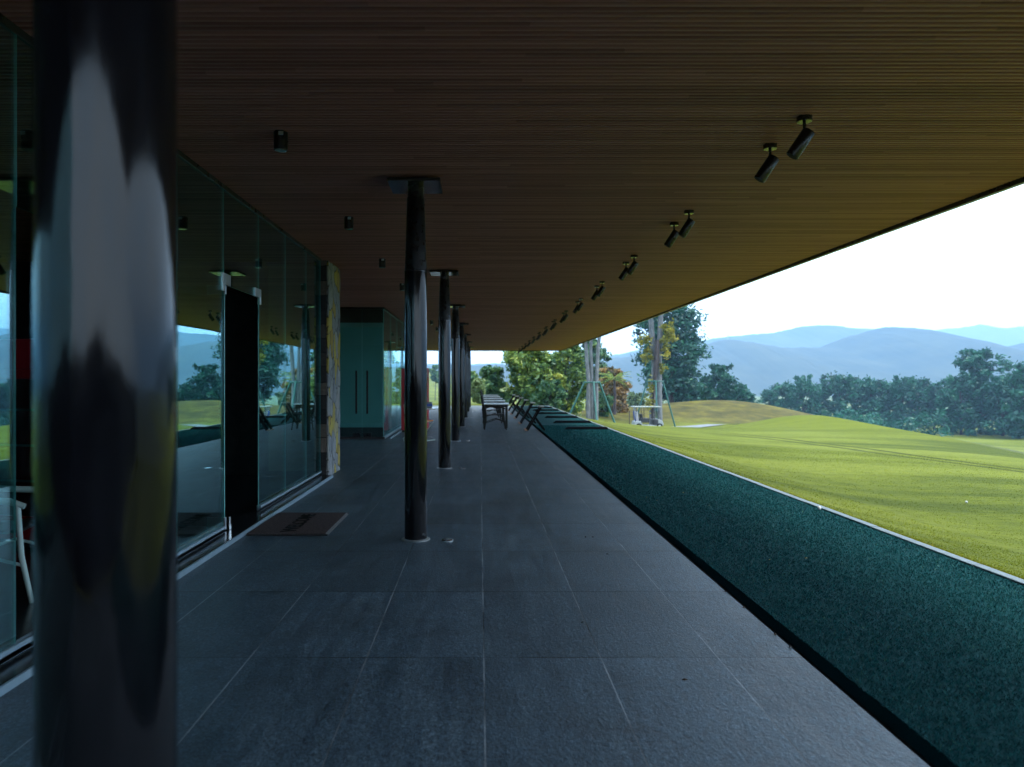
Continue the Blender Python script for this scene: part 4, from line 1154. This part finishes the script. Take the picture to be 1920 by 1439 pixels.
for i, (px, py, lab) in enumerate([(1812, 944, 'white golf ball on the lawn, nearest to the right edge'), (1536, 955, 'white golf ball on the turf strip near the kerb')]):
    s_, d_ = (px - 900) / F, (714 - py) / F
    Y = 4.0
    while H + d_ * Y > gz(s_ * Y, Y) and Y < 90: Y += .05
    if i == 1: Y = (H - .0) * F / (py - 714)
    o = gb0 if i == 0 else copy_tree(gb0)
    o.location = (s_ * Y, Y, (gz(s_ * Y, Y) if i != 1 else -.01) + .022)
    tag(o, lab, 'golf ball', 'golf balls lying about')

# ------------------------------------------------------------------ air
mb = MB(); mb.box(-4200, 7000, -950, 3600, -45, 270)
hz = mb.build('haze', [], kind='stuff')
k = N('haze_air')
v = k.n('ShaderNodeVolumePrincipled'); v.inputs['Color'].default_value = (.40, .67, 1.0, 1); v.inputs['Density'].default_value = .00043; v.inputs['Anisotropy'].default_value = .1
k.t.links.new(v.outputs[0], k.out.inputs['Volume'])
hz.data.materials.append(k.m)

# ------------------------------------------------------------------ light
SUN_EL, SUN_AZ = 58, 112          # degrees; azimuth clockwise from +Y
w = bpy.data.worlds.new('World'); scene.world = w; w.use_nodes = True
nt = w.node_tree; nt.nodes.clear()
wo = nt.nodes.new('ShaderNodeOutputWorld'); bg = nt.nodes.new('ShaderNodeBackground')
sky = nt.nodes.new('ShaderNodeTexSky'); sky.sky_type = 'NISHITA'; sky.sun_disc = False
sky.sun_elevation = R(SUN_EL); sky.sun_rotation = R(SUN_AZ); sky.dust_density = 3
tc = nt.nodes.new('ShaderNodeTexCoord'); mp = nt.nodes.new('ShaderNodeMapping'); mp.inputs['Scale'].default_value = (1, 1, 3)
nz = nt.nodes.new('ShaderNodeTexNoise'); nz.inputs['Scale'].default_value = 2.4; nz.inputs['Detail'].default_value = 6; nz.inputs['Roughness'].default_value = .55
rp = nt.nodes.new('ShaderNodeValToRGB'); rp.color_ramp.elements[0].position = .3; rp.color_ramp.elements[0].color = (.60, .80, 1, 1); rp.color_ramp.elements[1].position = .7; rp.color_ramp.elements[1].color = (.80, .92, 1.0, 1)
ml = nt.nodes.new('ShaderNodeVectorMath'); ml.operation = 'SCALE'; ml.inputs[3].default_value = 11.0
mixn = nt.nodes.new('ShaderNodeMix'); mixn.data_type = 'RGBA'; mixn.inputs[0].default_value = .86
L = nt.links.new
L(tc.outputs['Generated'], mp.inputs[0]); L(mp.outputs[0], nz.inputs['Vector']); L(nz.outputs['Fac'], rp.inputs[0]); L(rp.outputs[0], ml.inputs[0])
L(sky.outputs[0], mixn.inputs[6]); L(ml.outputs[0], mixn.inputs[7]); L(mixn.outputs[2], bg.inputs[0])
bg.inputs[1].default_value = .1
L(bg.outputs[0], wo.inputs[0])
sl = bpy.data.lights.new('sun', 'SUN'); sl.energy = 1.2; sl.angle = R(14); sl.color = (1, .95, .87)
so = bpy.data.objects.new('sun', sl); COL.objects.link(so)
dv = Vector((math.sin(R(SUN_AZ)) * math.cos(R(SUN_EL)), math.cos(R(SUN_AZ)) * math.cos(R(SUN_EL)), math.sin(R(SUN_EL))))
so.rotation_euler = dv.to_track_quat('Z', 'Y').to_euler(); so.location = dv * 60

# ------------------------------------------------------------------ camera and film
cam = bpy.data.cameras.new('camera'); co = bpy.data.objects.new('camera', cam); COL.objects.link(co)
co.location = (0, 0, H); co.rotation_euler = (R(90), 0, 0)
cam.sensor_width = 36; cam.lens = F / 1920 * 36; cam.shift_x = 60 / 1920; cam.shift_y = -5.5 / 1920
cam.clip_start = .05; cam.clip_end = 12000
cam.dof.use_dof = True; cam.dof.focus_distance = 6.8; cam.dof.aperture_fstop = 2.4
scene.camera = co
scene.view_settings.view_transform = 'Standard'; scene.view_settings.look = 'None'
scene.view_settings.exposure = 2.1; scene.view_settings.gamma = 1
scene.render.engine = 'CYCLES'
cy = scene.cycles
cy.use_denoising = True
cy.max_bounces = 9; cy.diffuse_bounces = 4; cy.glossy_bounces = 4; cy.transmission_bounces = 4; cy.transparent_max_bounces = 16; cy.volume_bounces = 0
cy.caustics_reflective = False; cy.caustics_refractive = False
cy.sample_clamp_indirect = 6
